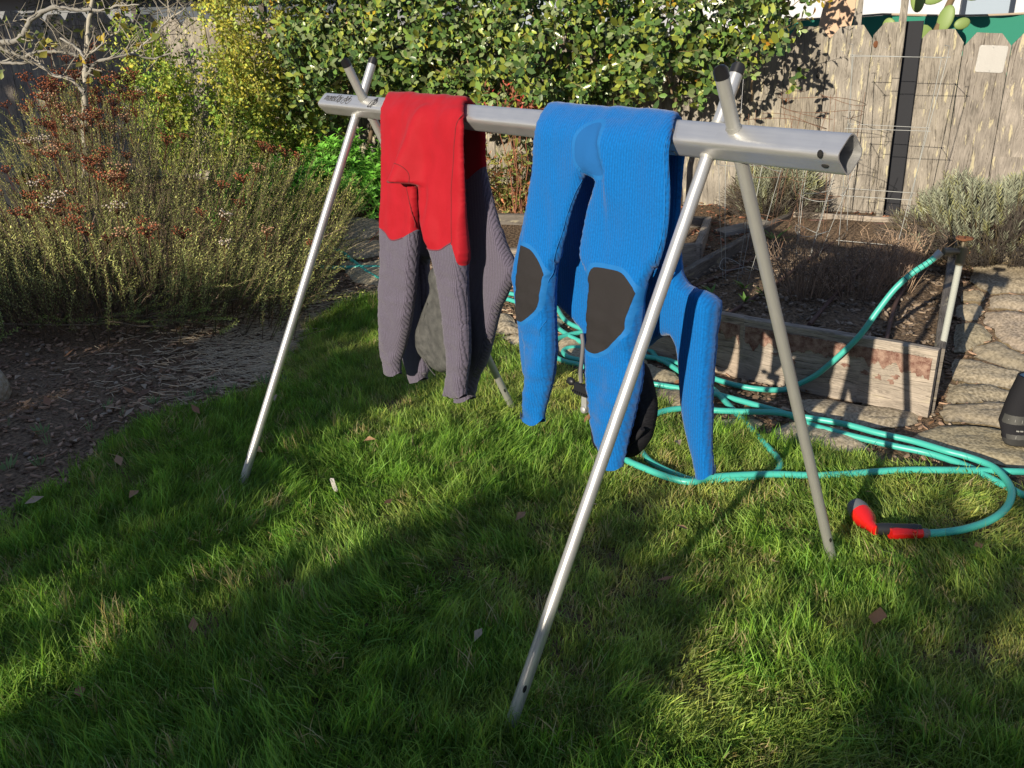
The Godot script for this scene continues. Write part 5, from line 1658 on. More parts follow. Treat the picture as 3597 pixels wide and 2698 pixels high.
func water_tap() -> void:
	var t := base("standpipe", "galvanised standpipe with a rusty handwheel tap at the bed's front corner", "tap", "", Vector3(1.766, 0, -3.437))
	var rb := MB.new()
	rb.tube(PackedVector3Array([Vector3(-0.012, -0.05, 0.006), Vector3(-0.010, 0.22, 0.004), Vector3(0.0, 0.25, 0.002), Vector3(0.018, 0.60, -0.008)]), PackedFloat32Array([0.0095, 0.0105, 0.0132, 0.0132]), 14, true, 3.0)
	obj("pipe", rb, M.pipe, t)
	var vb := MB.new()
	var top := Vector3(0.019, 0.60, -0.008)
	vb.tube(PackedVector3Array([top, top + Vector3(0, 0.004, 0), top + Vector3(0.001, 0.03, 0), top + Vector3(0.001, 0.034, 0), top + Vector3(0.001, 0.066, 0), top + Vector3(0.001, 0.072, 0)]), PackedFloat32Array([0.0165, 0.0185, 0.0185, 0.020, 0.020, 0.014]), 10)
	vb.tube(PackedVector3Array([top + Vector3(0, 0.052, 0), top + Vector3(-0.03, 0.054, 0.003), top + Vector3(-0.05, 0.055, 0.004), top + Vector3(-0.075, 0.055, 0.005)]), PackedFloat32Array([0.013, 0.0125, 0.0165, 0.0165]), 8)
	vb.tube(PackedVector3Array([top + Vector3(0, 0.07, 0), top + Vector3(0.002, 0.105, 0)]), PackedFloat32Array([0.009, 0.006]), 8)
	obj("valve", vb, M.brass, t)
	var wb := MB.new()
	var c := top + Vector3(0.003, 0.106, 0)
	var ring := PackedVector3Array()
	for k in 33:
		var an := TAU * k / 32
		ring.append(c + Vector3(cos(an), 0.06 * sin(an * 2), sin(an)) * (0.028 + 0.0022 * cos(an * 6)))
	wb.tube(ring, PackedFloat32Array([0.0052]), 8)
	for k in 3:
		var an := PI * k / 3
		wb.tube(PackedVector3Array([c - Vector3(cos(an), 0, sin(an)) * 0.027, c + Vector3(cos(an), 0, sin(an)) * 0.027]), PackedFloat32Array([0.0042]), 6)
	obj("handwheel", wb, M.rust, t)
	var cl := MB.new()
	cl.tube(PackedVector3Array([Vector3(-0.03, 0.128, 0.01), Vector3(-0.012, 0.132, 0.017), Vector3(0.006, 0.128, 0.008), Vector3(0.012, 0.124, -0.004), Vector3(-0.005, 0.120, 0.012)]), PackedFloat32Array([0.0014]), 5)
	obj("wire_tie", cl, M.rust_wire, t)


func boot() -> void:
	var b := base("neoprene_boot", "black neoprene wetsuit boot standing on the flagstones at the right edge", "boot", "", Vector3(1.892, terrain(1.892, -3.02) + 0.03, -3.02))
	b.rotation.y = 0.30
	b.scale = Vector3.ONE * 0.98
	# sections from sole to ankle opening: height, centre x and z, half width and half length
	var secs := [[0.0, 0.045, 0.02, 0.040, 0.100], [0.012, 0.045, 0.02, 0.050, 0.122], [0.035, 0.035, 0.018, 0.054, 0.122], [0.06, 0.012, 0.010, 0.056, 0.100], [0.085, -0.012, 0.0, 0.056, 0.078], [0.115, -0.02, 0.0, 0.052, 0.062], [0.15, -0.02, 0.0, 0.049, 0.056], [0.20, -0.010, 0.0, 0.047, 0.052], [0.245, 0.004, 0.0, 0.045, 0.050], [0.262, 0.008, 0.0, 0.044, 0.049]]
	var skin := func(mb: MB, list: Array, grow: float, flip: bool) -> void:
		var n := 28
		var first := mb.v.size()
		for s in list:
			for k in n + 1:
				var an := TAU * k / n
				var p := Vector3(s[1] + (s[4] + grow) * cos(an), s[0], s[2] + (s[3] + grow) * sin(an))
				var nn := Vector3(cos(an) / s[4], 0, sin(an) / s[3]).normalized()
				mb.vert(p, -nn if flip else nn, Vector2(k / float(n), s[0] * 4.0))
		for j in list.size() - 1:
			for k in n:
				var a := first + j * (n + 1) + k
				mb.quad(a, a + 1, a + n + 2, a + n + 1)
	var up := MB.new()
	skin.call(up, secs, 0.0, false)
	obj("upper", up, M.black_neo, b)
	var so := MB.new()
	skin.call(so, secs.slice(0, 3), 0.003, false)
	so.blob(Vector3(0.045, 0.004, 0.02), Vector3(0.122, 0.007, 0.05), 5, 20)
	obj("sole", so, mat(0.02, 0.02, 0.02, 0.75), b)
	var inn := MB.new()
	skin.call(inn, secs.slice(6), -0.005, true)
	inn.blob(Vector3(0.0, 0.165, 0), Vector3(0.05, 0.006, 0.043), 5, 16)
	obj("lining", inn, mat(0.02, 0.055, 0.12, 0.8), b)
	var rim := PackedVector3Array()
	for k in 29:
		rim.append(Vector3(0.008 + 0.0465 * cos(TAU * k / 28), 0.262, 0.0415 * sin(TAU * k / 28)))
	var rb := MB.new()
	rb.tube(rim, PackedFloat32Array([0.0035]), 8)
	obj("hem", rb, M.black_neo, b)
	var patch := func(y0: float, y1: float, a0: float, a1: float, out: float) -> MB:
		var mb := MB.new()
		for j in 7:
			var y := lerpf(y0, y1, j / 6.0)
			var k := 0
			while k < secs.size() - 2 and secs[k + 1][0] < y: k += 1
			var f: float = (y - secs[k][0]) / (secs[k + 1][0] - secs[k][0])
			for t in 11:
				var an := lerpf(a0, a1, t / 10.0)
				var e := out * (1.0 if j > 0 and j < 6 and t > 0 and t < 10 else -0.5)
				var q := []
				for w in 5: q.append(lerpf(secs[k][w], secs[k + 1][w], f))
				mb.vert(Vector3(q[1] + (q[4] + e) * cos(an), y, q[2] + (q[3] + e) * sin(an)), Vector3(cos(an), 0.1, sin(an)).normalized(), Vector2(t, j))
		for j in 6:
			for t in 10:
				mb.quad(j * 11 + t, j * 11 + t + 1, j * 11 + t + 12, j * 11 + t + 11)
		return mb
	obj("heel_patch", patch.call(0.088, 0.125, 1.75, 3.3, 0.003), mat(0.045, 0.045, 0.043, 0.6), b)
	obj("side_patch", patch.call(0.03, 0.052, 1.7, 3.0, 0.003), mat(0.04, 0.04, 0.039, 0.6), b)
	var mk := MB.new()
	for q in [[2.1, 0.104], [2.45, 0.105], [2.8, 0.103], [2.15, 0.042], [2.5, 0.044]]:
		var k := 3 if q[1] > 0.08 else 2
		var s = secs[4] if q[1] > 0.08 else secs[2]
		mk.box(Transform3D(Basis(Vector3.UP, -q[0]), Vector3(s[1] + (s[4] - (0.006 if q[1] > 0.08 else -0.002)) * cos(q[0]), q[1], s[2] + (s[3] + 0.001) * sin(q[0]))), Vector3(0.006, 0.012, 0.0016))
	for q in 3:
		mk.box(Transform3D(Basis(Vector3.UP, -2.05 - q * 0.16), Vector3(0.012 + 0.102 * cos(2.05 + q * 0.16), 0.068, 0.010 + 0.0575 * sin(2.05 + q * 0.16))), Vector3(0.003, 0.005, 0.010))
	obj("printed_marks", mk, mat(0.22, 0.22, 0.21, 0.7), b)


# ---------------------------------------------------------------- plants

func shoot(n: int, ln: float, leaf_len: float, leaf_wid: float, cols: Array, spread := 1.0, stem := 0.0022, stem_col := Color(0.20, 0.15, 0.07), pitch := 2.4, tipped := 0.72, droop := 0.2) -> ArrayMesh:
	# a leafy twig that grows along +y
	var mb := MB.new()
	var bend := Vector3(rr(-1, 1), 0, rr(-1, 1)) * ln * 0.18
	mb.col = stem_col
	var line := PackedVector3Array()
	for k in 4:
		var f := k / 3.0
		line.append(Vector3(0, ln * f, 0) + bend * f * f)
	mb.tube(line, PackedFloat32Array([stem, stem * 0.8, stem * 0.6, stem * 0.4]), 4, false)
	for k in n:
		var f := (k + 0.7) / n
		var o := Vector3(0, ln * f, 0) + bend * f * f
		var an := k * pitch + rr(-0.4, 0.4)
		var out := Vector3(cos(an), 0, sin(an)) * spread + Vector3.UP * rr(0.25, 0.9) * lerpf(0.8, 1.6, f)
		var size := rr(0.72, 1.12) * lerpf(1.0, 0.75, f)
		var cc: Color = cols[rng.randi() % cols.size()]
		mb.col = cc * rr(0.8, 1.2)
		mb.leaf(o, out, Vector3.UP + Vector3(rr(-0.5, 0.5), 0, rr(-0.5, 0.5)), leaf_len * size, leaf_wid * size, rr(0.1, 0.4), rr(0.0, droop * 2.0), tipped)
	return mb.mesh()


func twig(mb: MB, from: Vector3, to: Vector3, r: float, wander := 0.1, n := 6) -> PackedVector3Array:
	var line := PackedVector3Array()
	var ln := from.distance_to(to)
	var off := Vector3.ZERO
	for k in n + 1:
		var f := k / float(n)
		line.append(from.lerp(to, f) + off * sin(PI * f))
		off += Vector3(rr(-1, 1), rr(-1, 1), rr(-1, 1)) * wander * ln * 0.4
	var rads := PackedFloat32Array()
	for k in n + 1: rads.append(r * lerpf(1.0, 0.45, k / float(n)))
	mb.tube(line, rads, 6, false)
	return line


func hedge() -> void:
	var h := base("hedge", "large glossy evergreen hedge spilling over the middle of the fence", "hedge", "", along_fence(-2.4, 0.34, 0.2))
	var at := h.position
	var greens := [Color(0.10, 0.18, 0.045), Color(0.15, 0.235, 0.05), Color(0.075, 0.135, 0.04), Color(0.26, 0.31, 0.055), Color(0.20, 0.25, 0.11)]
	var meshes := []
	for k in 5:
		meshes.append(shoot(11, rr(0.22, 0.32), 0.072, 0.037, greens, 1.0, 0.0022, Color(0.30, 0.23, 0.11)))
	var old := shoot(9, 0.2, 0.055, 0.029, [Color(0.40, 0.30, 0.035), Color(0.30, 0.27, 0.05), Color(0.16, 0.18, 0.04), Color(0.45, 0.22, 0.03)])
	meshes.append(old)
	var lump := fbm(1.4, 3, 101)
	var where := [[], [], [], [], [], []]
	var tints := [[], [], [], [], [], []]
	var wood := MB.new()
	var k := 0
	while k < 2450:
		var u := rr(-4.45, -0.50)
		var y := rr(0.75, 2.0)
		var n := lump.get_noise_2d(u * 1.3, y * 1.3)
		# lower edge climbs towards the right end; the right end is ragged
		var low := 0.98 + 0.13 * sin(u * 3.1) + n * 0.22
		if u > -1.5: low += (u + 1.5) * 0.30
		if u < -4.0 and rng.randf() < (-4.0 - u) * 2.0 + 0.1: low = 9.0
		if y < low: 
			k += 1
			continue
		if u > -0.85 + (y - 1.3) * 0.35 + n * 0.3 and rng.randf() < 0.93:
			k += 1
			continue
		# thin places where fence and twigs show
		if lump.get_noise_2d(u * 2.2 + 9.0, y * 2.2) < -0.22 and rng.randf() < 0.72:
			k += 1
			continue
		var depth := 0.16 + (0.34 + 0.35 * n + 0.10 * (y - 1.0)) * sqrt(rng.randf())
		if y > 1.55 and rng.randf() < 0.3: depth = rr(-0.3, 0.3)
		var p := along_fence(u, y, maxf(depth, 0.08)) - at
		var dir := Vector3(rr(-1, 1), rr(-0.55, 0.9), 0.35 + rr(-0.4, 0.8)) + Vector3(FENCE_N.x, 0, FENCE_N.y) * 0.5
		var kind := rng.randi() % 5
		if rng.randf() < 0.05: kind = 5
		where[kind].append(Transform3D(facing(dir, rr(0, TAU)).scaled(Vector3.ONE * rr(0.8, 1.2)), p))
		tints[kind].append(Color(1, 1, 1) * rr(0.75, 1.25))
		k += 1
	for q in 6:
		var o := many("foliage", meshes[q], M.leaf_gloss, where[q], tints[q], h)
	wood.col = Color(0.24, 0.17, 0.10)
	for j in 70:
		var u := rr(-4.7, -0.75)
		var a := along_fence(u, rr(0.9, 1.7), rr(0.08, 0.3)) - at
		var b := along_fence(u + rr(-0.4, 0.4), rr(1.0, 1.9), rr(0.12, 0.62)) - at
		wood.col = Color(0.34, 0.25, 0.15) * rr(0.6, 1.2)
		twig(wood, a, b, rr(0.004, 0.010))
	for u in [-3.9, -3.2, -2.5, -1.9, -1.3]:
		wood.col = Color(0.13, 0.095, 0.06)
		twig(wood, along_fence(u, 0.30, 0.15) - at, along_fence(u + rr(-0.2, 0.2), 1.6, 0.22) - at, 0.024, 0.1, 8)
	obj("branches", wood, M.bark, h)
	# the largest leaves at the hedge's near face can be told apart: each is a piece of its own
	var lm := []
	for j in 4:
		var mb := MB.new()
		mb.leaf(Vector3.ZERO, Vector3.UP, Vector3.BACK, 0.062, 0.032, 0.25, 0.15)
		lm.append(mb.mesh())
	var cols := []
	for j in 4:
		var m := leafy(0.3, 0.35)
		m.albedo_color = (greens[j] as Color).linear_to_srgb()
		cols.append(m)
	for j in 120:
		var u := rr(-2.0, -0.62)
		var y := rr(1.05, 1.6)
		var low := 1.02 + maxf(0.0, (u + 1.5) * 0.32)
		if y < low or u > -0.78 + (y - 1.3) * 0.4: continue
		var o := obj("leaf", lm[j % 4], cols[(j / 4) % 4], h)
		o.transform = Transform3D(facing(Vector3(rr(-1, 1), rr(-0.6, 0.8), rr(0, 0.8)), rr(0, TAU)).scaled(Vector3.ONE * rr(0.85, 1.2)), along_fence(u, y, rr(0.42, 0.66)) - at)


func garden_plants() -> void:
	# ---- yellowing cane shrub left of the hedge, and a climbing rose on the fence behind it
	var ylw := [Color(0.55, 0.49, 0.06), Color(0.42, 0.45, 0.07), Color(0.52, 0.47, 0.07), Color(0.30, 0.38, 0.065), Color(0.44, 0.44, 0.06)]
	var ym := []
	for k in 4: ym.append(shoot(10, 0.16, 0.034, 0.020, ylw, 1.0, 0.0016, Color(0.24, 0.22, 0.07)))
	for q in [["cane_shrub", "upright cane shrub with small yellow leaves at the hedge's left end", -4.38, 0.50, 22, 1.50, 1500, -0.1, 1.0], ["climbing_rose", "straggling yellow green rose against the fence behind the red flowered shrub", -5.35, 0.55, 16, 1.2, 1000, 0.1, 0.7]]:
		var c: Vector3 = along_fence(q[2], 0.33, 0.35)
		var sh := base(q[0], q[1], "shrub", "", c)
		var canes := MB.new()
		var where := [[], [], [], []]
		var tints := [[], [], [], []]
		for j in q[4]:
			canes.col = Color(0.30, 0.27, 0.09) * rr(0.7, 1.2)
			var sp: float = q[3]
			var tip := Vector3(rr(-sp, sp) + 0.2 * q[7], q[5] * rr(0.7, 1.1), rr(-0.2, 0.5))
			var line := twig(canes, Vector3(tip.x * 0.35 + rr(-0.06, 0.06), -0.03, rr(-0.06, 0.06)), tip, rr(0.005, 0.008), 0.12, 7)
			for t in q[6] / q[4]:
				var f := rr(0.18, 1.0)
				var i := int(f * 7.0 * 0.999)
				var p := line[i].lerp(line[mini(i + 1, 7)], f * 7.0 - i)
				var w := rng.randi() % 4
				where[w].append(Transform3D(facing(Vector3(rr(-1, 1), rr(-0.2, 1.0), rr(-1, 1)), rr(0, TAU)).scaled(Vector3.ONE * rr(0.7, 1.3)), p + Vector3(rr(-1, 1), rr(-1, 1), rr(-1, 1)) * 0.05))
				var g := rr(0.7, 1.2)
				tints[w].append(Color(g * rr(0.6, 1.0), g, g) if f < 0.5 or q[8] < 0.8 else Color(g, g, g))
		obj("canes", canes, M.bark, sh)
		for w in 4: many("foliage", ym[w], M.leaf, where[w], tints[w], sh)

	# ---- bright green mound
	var gm := []
	for k in 3:
		var mb := MB.new()
		for j in 9:
			var an := TAU * j / 9.0 + rr(-0.2, 0.2)
			mb.col = Color(0.17, 0.44, 0.05) * rr(0.75, 1.3)
			mb.leaf(Vector3(0, rr(-0.02, 0.01), 0), Vector3(cos(an), rr(0.3, 1.0), sin(an)), Vector3.UP, rr(0.045, 0.068), 0.017, 0.3, 0.2, 0.6)
		mb.col = Color(0.12, 0.22, 0.05)
		mb.tube(PackedVector3Array([Vector3(0, -0.10, 0), Vector3.ZERO]), PackedFloat32Array([0.003]), 5, false)
		gm.append(mb.mesh())
	for q in [["green_mound", "bright green mounded shrub in front of the fence left of the red wetsuit", Vector3(-1.20, 0.30, -6.72), 0.44, 0.50, 650, 0.0], ["green_mound", "lower bright green mounded shrub beside the flowering shrub", Vector3(-1.75, 0.28, -6.55), 0.46, 0.36, 600, 0.0]]:
		var c: Vector3 = q[2]
		var sh := base(q[0], q[1], "shrub", "", c)
		var where := [[], [], []]
		var tints := [[], [], []]
		for j in q[5]:
			var d := Vector3(rr(-1, 1), rr(0.0, 1), rr(-1, 1)).normalized()
			var r := rr(0.72, 1.06) + 0.10 * sin(d.x * 7.0 + d.z * 5.0)
			var p := Vector3(d.x * q[3] * r, d.y * q[4] * r, d.z * q[3] * r)
			var w = j % 3
			where[w].append(Transform3D(facing(d + Vector3.UP * 0.5, rr(0, TAU)).scaled(Vector3.ONE * rr(0.75, 1.15)), p))
			tints[w].append(Color(1, 1, 1) * rr(0.75, 1.2))
		for w in 3: many("foliage", gm[w], M.leaf, where[w], tints[w], sh)
		var st := MB.new()
		st.col = Color(0.12, 0.10, 0.05)
		for j in 12: twig(st, Vector3(rr(-0.06, 0.06), -0.04, rr(-0.06, 0.06)), Vector3(rr(-1, 1) * q[3], q[4] * rr(0.4, 0.8), rr(-1, 1) * q[3]) * 0.8, 0.006)
		obj("stems", st, M.bark, sh)

	# ---- lavender
	var lm := []
	for k in 3:
		var mb := MB.new()
		mb.col = Color(0.15, 0.13, 0.09)
		mb.tube(PackedVector3Array([Vector3(0, -0.10, 0), Vector3(0, 0.05, 0)]), PackedFloat32Array([0.0013]), 4, false)
		for j in 12:
			var an := j * 2.1
			mb.col = Color(0.29, 0.31, 0.22) * rr(0.75, 1.25)
			mb.leaf(Vector3(0, -0.01 + j * 0.006, 0), Vector3(cos(an), rr(1.0, 2.4), sin(an)), Vector3(-sin(an), 0.3, cos(an)), rr(0.028, 0.042), 0.0045, 0.2, 0.05, 0.6)
		lm.append(mb.mesh())
	var dead := MB.new()
	for j in 7:
		dead.col = Color(0.11, 0.09, 0.075) * rr(0.7, 1.3)
		dead.tube(PackedVector3Array([Vector3(rr(-0.01, 0.01), -0.09, rr(-0.01, 0.01)), Vector3(rr(-0.025, 0.025), 0.0, rr(-0.025, 0.025)), Vector3(rr(-0.04, 0.04), 0.07, rr(-0.04, 0.04))]), PackedFloat32Array([0.0016, 0.0012, 0.0007]), 4, false)
	var dm := dead.mesh()
	for q in [["lavender_bush", "broad grey lavender bush with dead brown stems by the flagstones at the right", Vector3(2.86, 0.30, -5.02), 0.60, 0.33, 1500], ["lavender_bush", "small grey lavender bush against the fence behind the raised bed", Vector3(1.78, 0.32, -6.02), 0.30, 0.31, 700]]:
		var c: Vector3 = q[2]
		var sh := base(q[0], q[1], "shrub", "lavender bushes along the fence", c)
		var where := [[], [], [], []]
		var tints := [[], [], [], []]
		for j in q[5]:
			var d := Vector3(rr(-1, 1), rr(-0.05, 1), rr(-1, 1)).normalized()
			var r := rr(0.80, 1.05) + 0.09 * sin(d.x * 9.0 + d.z * 4.0) + 0.05 * sin(d.y * 14.0 + d.x * 11.0)
			var p := Vector3(d.x * q[3] * r, maxf(0.02, d.y * q[4] * r), d.z * q[3] * r)
			# the lower front has died back to brown twigs
			var w = 3 if d.y < 0.60 + 0.25 * sin(d.x * 6.0 + c.x) and rng.randf() < 0.82 else j % 3
			where[w].append(Transform3D(facing(d + Vector3.UP * (1.3 if w < 3 else 0.4), rr(0, TAU)).scaled(Vector3.ONE * rr(0.8, 1.35)), p))
			tints[w].append(Color(1, 1, 1) * rr(0.75, 1.25) * (Color(1.15, 1.1, 0.7) if rng.randf() < 0.15 else Color(1, 1, 1)))
		for w in 3: many("foliage", lm[w], M.leaf, where[w], tints[w], sh)
		many("dead_stems", dm, M.bark, where[3], tints[3], sh)
		var core := MB.new()
		core.col = Color(0.05, 0.042, 0.034)
		for j in 90: twig(core, Vector3(rr(-0.1, 0.1), -0.04, rr(-0.1, 0.1)), Vector3(rr(-1, 1) * q[3], rr(0.1, 0.9) * q[4], rr(-1, 1) * q[3]) * 0.85, 0.004, 0.1, 4)
		obj("stems", core, M.bark, sh)

	# ---- thin yellowing shrub between the two wetsuits, and a red one behind the beam
	var nm := []
	for k in 3: nm.append(shoot(9, 0.15, 0.055, 0.018, [Color(0.42, 0.36, 0.10), Color(0.30, 0.30, 0.07), Color(0.16, 0.22, 0.05), Color(0.50, 0.20, 0.10), Color(0.36, 0.30, 0.12)], 1.0, 0.0018, Color(0.28, 0.16, 0.07), 2.4, 0.55, 0.3))
	var rm := shoot(10, 0.14, 0.055, 0.016, [Color(0.50, 0.06, 0.05), Color(0.42, 0.10, 0.07), Color(0.36, 0.14, 0.08)], 1.0, 0.0018, Color(0.3, 0.1, 0.06), 2.4, 0.5, 0.3)
	var ns := base("thin_shrub", "sparse yellow and pink leaved shrub in front of the fence between the wetsuits", "shrub", "", Vector3(0.02, 0.30, -6.25))
	var canes := MB.new()
	var where := [[], [], []]
	var tints := [[], [], []]
	for j in 26:
		canes.col = Color(0.30, 0.17, 0.08) * rr(0.7, 1.2)
		var tip := Vector3(rr(-0.45, 0.5), rr(0.25, 0.72), rr(-0.15, 0.35))
		var line := twig(canes, Vector3(rr(-0.08, 0.08), -0.03, rr(-0.06, 0.06)), tip, rr(0.003, 0.0045), 0.15, 6)
		for t in 12:
			var f := rr(0.2, 1.0)
			var i := int(f * 5.99)
			var p := line[i].lerp(line[mini(i + 1, 6)], f * 6.0 - i)
			where[t % 3].append(Transform3D(facing(Vector3(rr(-1, 1), rr(-0.4, 0.9), rr(-0.3, 1)), rr(0, TAU)).scaled(Vector3.ONE * rr(0.7, 1.2)), p))
			tints[t % 3].append(Color(1, 1, 1) * rr(0.7, 1.25))
	obj("canes", canes, M.bark, ns)
	for w in 3: many("foliage", nm[w], M.leaf, where[w], tints[w], ns)
	var rs := base("red_shrub", "red leaved sprigs standing before the hedge just above the beam", "shrub", "", along_fence(-2.25, 0.33, 0.75))
	var rc := MB.new()
	where = []
	tints = []
	for j in 7:
		rc.col = Color(0.25, 0.10, 0.06)
		var tip := Vector3(rr(-0.20, 0.22), rr(0.66, 0.80), rr(-0.05, 0.1))
		twig(rc, Vector3(rr(-0.05, 0.05), -0.03, 0), tip, 0.004)
		for t in 4:
			where.append(Transform3D(facing(Vector3(rr(-1, 1), rr(0.0, 0.9), rr(-0.3, 1)), rr(0, TAU)).scaled(Vector3.ONE * rr(0.7, 1.1)), tip - Vector3(0, rr(0.0, 0.14), 0)))
			tints.append(Color(1, 1, 1) * rr(0.7, 1.2))
	obj("canes", rc, M.bark, rs)
	many("foliage", rm, M.leaf, where, tints, rs)

	# ---- young iris shoots in the mulch
	var im := MB.new()
	for j in 5:
		im.col = Color(0.19, 0.29, 0.13) * rr(0.85, 1.15)
		im.leaf(Vector3(j * 0.006 - 0.012, 0, rr(-0.004, 0.004)), Vector3((j - 2) * 0.28, 1, rr(-0.1, 0.1)), Vector3.BACK, rr(0.04, 0.065), 0.012, 0.15, 0.05, 0.45)
	var imesh := im.mesh()
	for q in [[-1.55, -3.62], [-1.44, -3.66], [-1.36, -3.70], [-1.28, -3.78], [-1.16, -3.86], [-1.08, -3.84], [-1.95, -3.30], [-1.86, -3.22], [-1.72, -3.38], [-1.60, -3.30], [-1.50, -3.44], [-1.22, -3.62], [-2.10, -3.44], [-1.80, -3.05], [-1.92, -3.0], [-2.02, -3.08], [-1.35, -3.52], [-1.65, -3.48], [-1.40, -3.86], [-1.78, -3.56]]:
		var o := obj("iris_sprout", imesh, M.leaf)
		o.transform = Transform3D(Basis(Vector3.UP, rr(0, TAU)).scaled(Vector3.ONE * rr(0.7, 1.15)), on_ground(q[0] + rr(-0.03, 0.03), q[1] + rr(-0.03, 0.03), -0.004))
		tag(o, "short pale green iris sprout " + where_is(o.position.x, o.position.z), "sprout", "iris sprouts in the mulch")
	# weeds in the raised bed
	for q in [[1.02, -4.35, 0.9], [1.20, -4.42, 1.1], [1.27, -4.30, 0.9], [1.62, -5.35, 1.6], [1.15, -4.2, 0.8]]:
		var wb := MB.new()
		for j in 9:
			var an := rr(0, TAU)
			wb.col = Color(0.12, 0.24, 0.045) * rr(0.7, 1.3)
			wb.leaf(Vector3.ZERO, Vector3(cos(an), rr(0.4, 2.0), sin(an)), Vector3.UP, rr(0.05, 0.09) * q[2], 0.016, 0.2, 0.3, 0.5)
		var o := obj("weed", wb, M.leaf)
		o.position = Vector3(q[0], 0.235 + (-q[1] - 4.2) * 0.03, q[1])
		tag(o, "%s green weed %s" % ["large" if q[2] > 1.3 else "small" if q[2] < 1.0 else "leafy", where_is(q[0], q[1])], "weed", "weeds in the raised bed")


func buckwheat() -> void:
	var at := Vector3(-2.35, 0, -5.0)
	var sh := base("flowering_shrub", "big twiggy shrub at the left with rust red dried flower heads", "shrub", "", at)
	# upright sprigs with many tiny narrow leaves
	var sm := []
	for k in 4:
		var mb := MB.new()
		var ln := rr(0.26, 0.36)
		var bend := Vector3(rr(-1, 1), 0, rr(-1, 1)) * 0.04
		mb.col = Color(0.17, 0.12, 0.075)
		mb.tube(PackedVector3Array([Vector3(0, -0.12, 0), Vector3(0, ln * 0.5, 0) + bend * 0.25, Vector3(0, ln, 0) + bend]), PackedFloat32Array([0.0026, 0.0018, 0.0008]), 4, false)
		for j in 44:
			var f := j / 44.0
			var an := j * 2.4
			var o := Vector3(0, ln * f, 0) + bend * f * f
			mb.col = Color(0.24, 0.28, 0.085).lerp(Color(0.52, 0.53, 0.16), f) * rr(0.75, 1.25)
			mb.leaf(o, Vector3(cos(an), rr(0.5, 1.3), sin(an)), Vector3.UP, rr(0.015, 0.025), 0.0048, 0.2, 0.1, 0.6)
		sm.append(mb.mesh())
	var hm := []
	for k in 3:
		var mb := MB.new()
		mb.col = Color(0.22, 0.11, 0.05)
		mb.tube(PackedVector3Array([Vector3(0, -0.16, 0), Vector3(0, 0, 0)]), PackedFloat32Array([0.0018]), 4, false)
		for j in 24:
			var p := Vector3(rr(-1, 1), rr(-0.3, 0.5), rr(-1, 1)) * 0.038
			mb.col = Color(0.20, 0.10, 0.05)
			mb.tube(PackedVector3Array([Vector3(0, -0.03, 0), p]), PackedFloat32Array([0.0008]), 3, false)
			mb.col = Color(1, 1, 1) * rr(0.65, 1.3)
			mb.blob(p, Vector3(1, 0.75, 1) * rr(0.0035, 0.0068), 3, 5)
		hm.append(mb.mesh())
	var lump := fbm(1.6, 2, 111)
	var where := [[], [], [], []]
	var tints := [[], [], [], []]
	var hw := [[], [], []]
	var ht := [[], [], []]
	var wood := MB.new()
	var n := 0
	var tries := 0
	# height of the crown over the plant: highest at the back left, trailing off to the right
	while n < 2300 and tries < 12000:
		tries += 1
		var x := rr(-1.35, 1.25)
		var z := rr(-1.2, 0.62)
		# the right flank trails low
		var xe := (at.x + x) * 5.0 / -(at.z + z) - at.x
		if xe < -0.85: continue
		var tall := (1.30 - (0.74 * pow(clampf(-xe / 0.5, 0, 1.5), 1.1) if xe < 0 else 0.56 * pow(maxf(xe, 0.0) / 0.75, 1.1))) * lerpf(1.0, 0.46, smoothstep(-0.75, 0.5, z))
		tall += 0.14 * lump.get_noise_2d(x * 1.5, z * 1.5)
		tall = maxf(tall, 0.34 if x < 0 else 0.0)
		if tall < 0.12: continue
		var y := tall * (1.0 - 0.85 * pow(rng.randf(), 1.4)) * 0.82
		var p := Vector3(x, y, z)
		var gy := terrain(at.x + x, at.z + z)
		var dir := Vector3(x * 0.5 + rr(-0.35, 0.35), 1.0, z * 0.5 + rr(-0.3, 0.35))
		if rng.randf() < 0.12: dir.y = 0.25
		var w := n % 4
		where[w].append(Transform3D(facing(dir, rr(0, TAU)).scaled(Vector3.ONE * rr(0.7, 1.1)), p + Vector3(0, gy, 0)))
		tints[w].append(Color(1, 1, 1) * rr(0.7, 1.3) if rng.randf() > 0.2 else Color(0.75, 0.85, 0.8) * rr(0.6, 1.0))
		n += 1
		if rng.randf() < 0.6 * exp(-pow((xe - 0.06) / 0.30, 2.0)) + (0.10 if xe > 0 else 0.03) and y > tall * 0.58:
			var c := Color(0.25, 0.075, 0.030) * rr(0.7, 1.35)
			if rng.randf() < 0.22: c = Color(0.42, 0.24, 0.14)
			if x > -0.2 and rng.randf() < 0.13: c = Color(0.52, 0.44, 0.36)
			if x > 0.1 and rng.randf() < 0.6: continue
			hw[n % 3].append(Transform3D(facing(dir + Vector3.UP * 0.6).scaled(Vector3.ONE * rr(0.8, 1.35)), Vector3(x, y + gy, z) + dir.normalized() * rr(0.26, 0.42)))
			ht[n % 3].append(c)
	for w in 4: many("foliage", sm[w], M.leaf, where[w], tints[w], sh)
	for w in 3: many("flower_heads", hm[w], M.bark, hw[w], ht[w], sh)
	for j in 150:
		wood.col = Color(0.13, 0.10, 0.075) * rr(0.6, 1.3)
		var x := rr(-1.1, 0.9)
		var b := Vector3(x * 0.5 + rr(-0.1, 0.1), -0.03, rr(-0.4, 0.2))
		twig(wood, b, Vector3(x + rr(-0.1, 0.35), rr(0.15, 0.75) * (1.0 if x < 0.2 else 0.5), b.z + rr(-0.35, 0.45)), rr(0.003, 0.008), 0.08, 5)
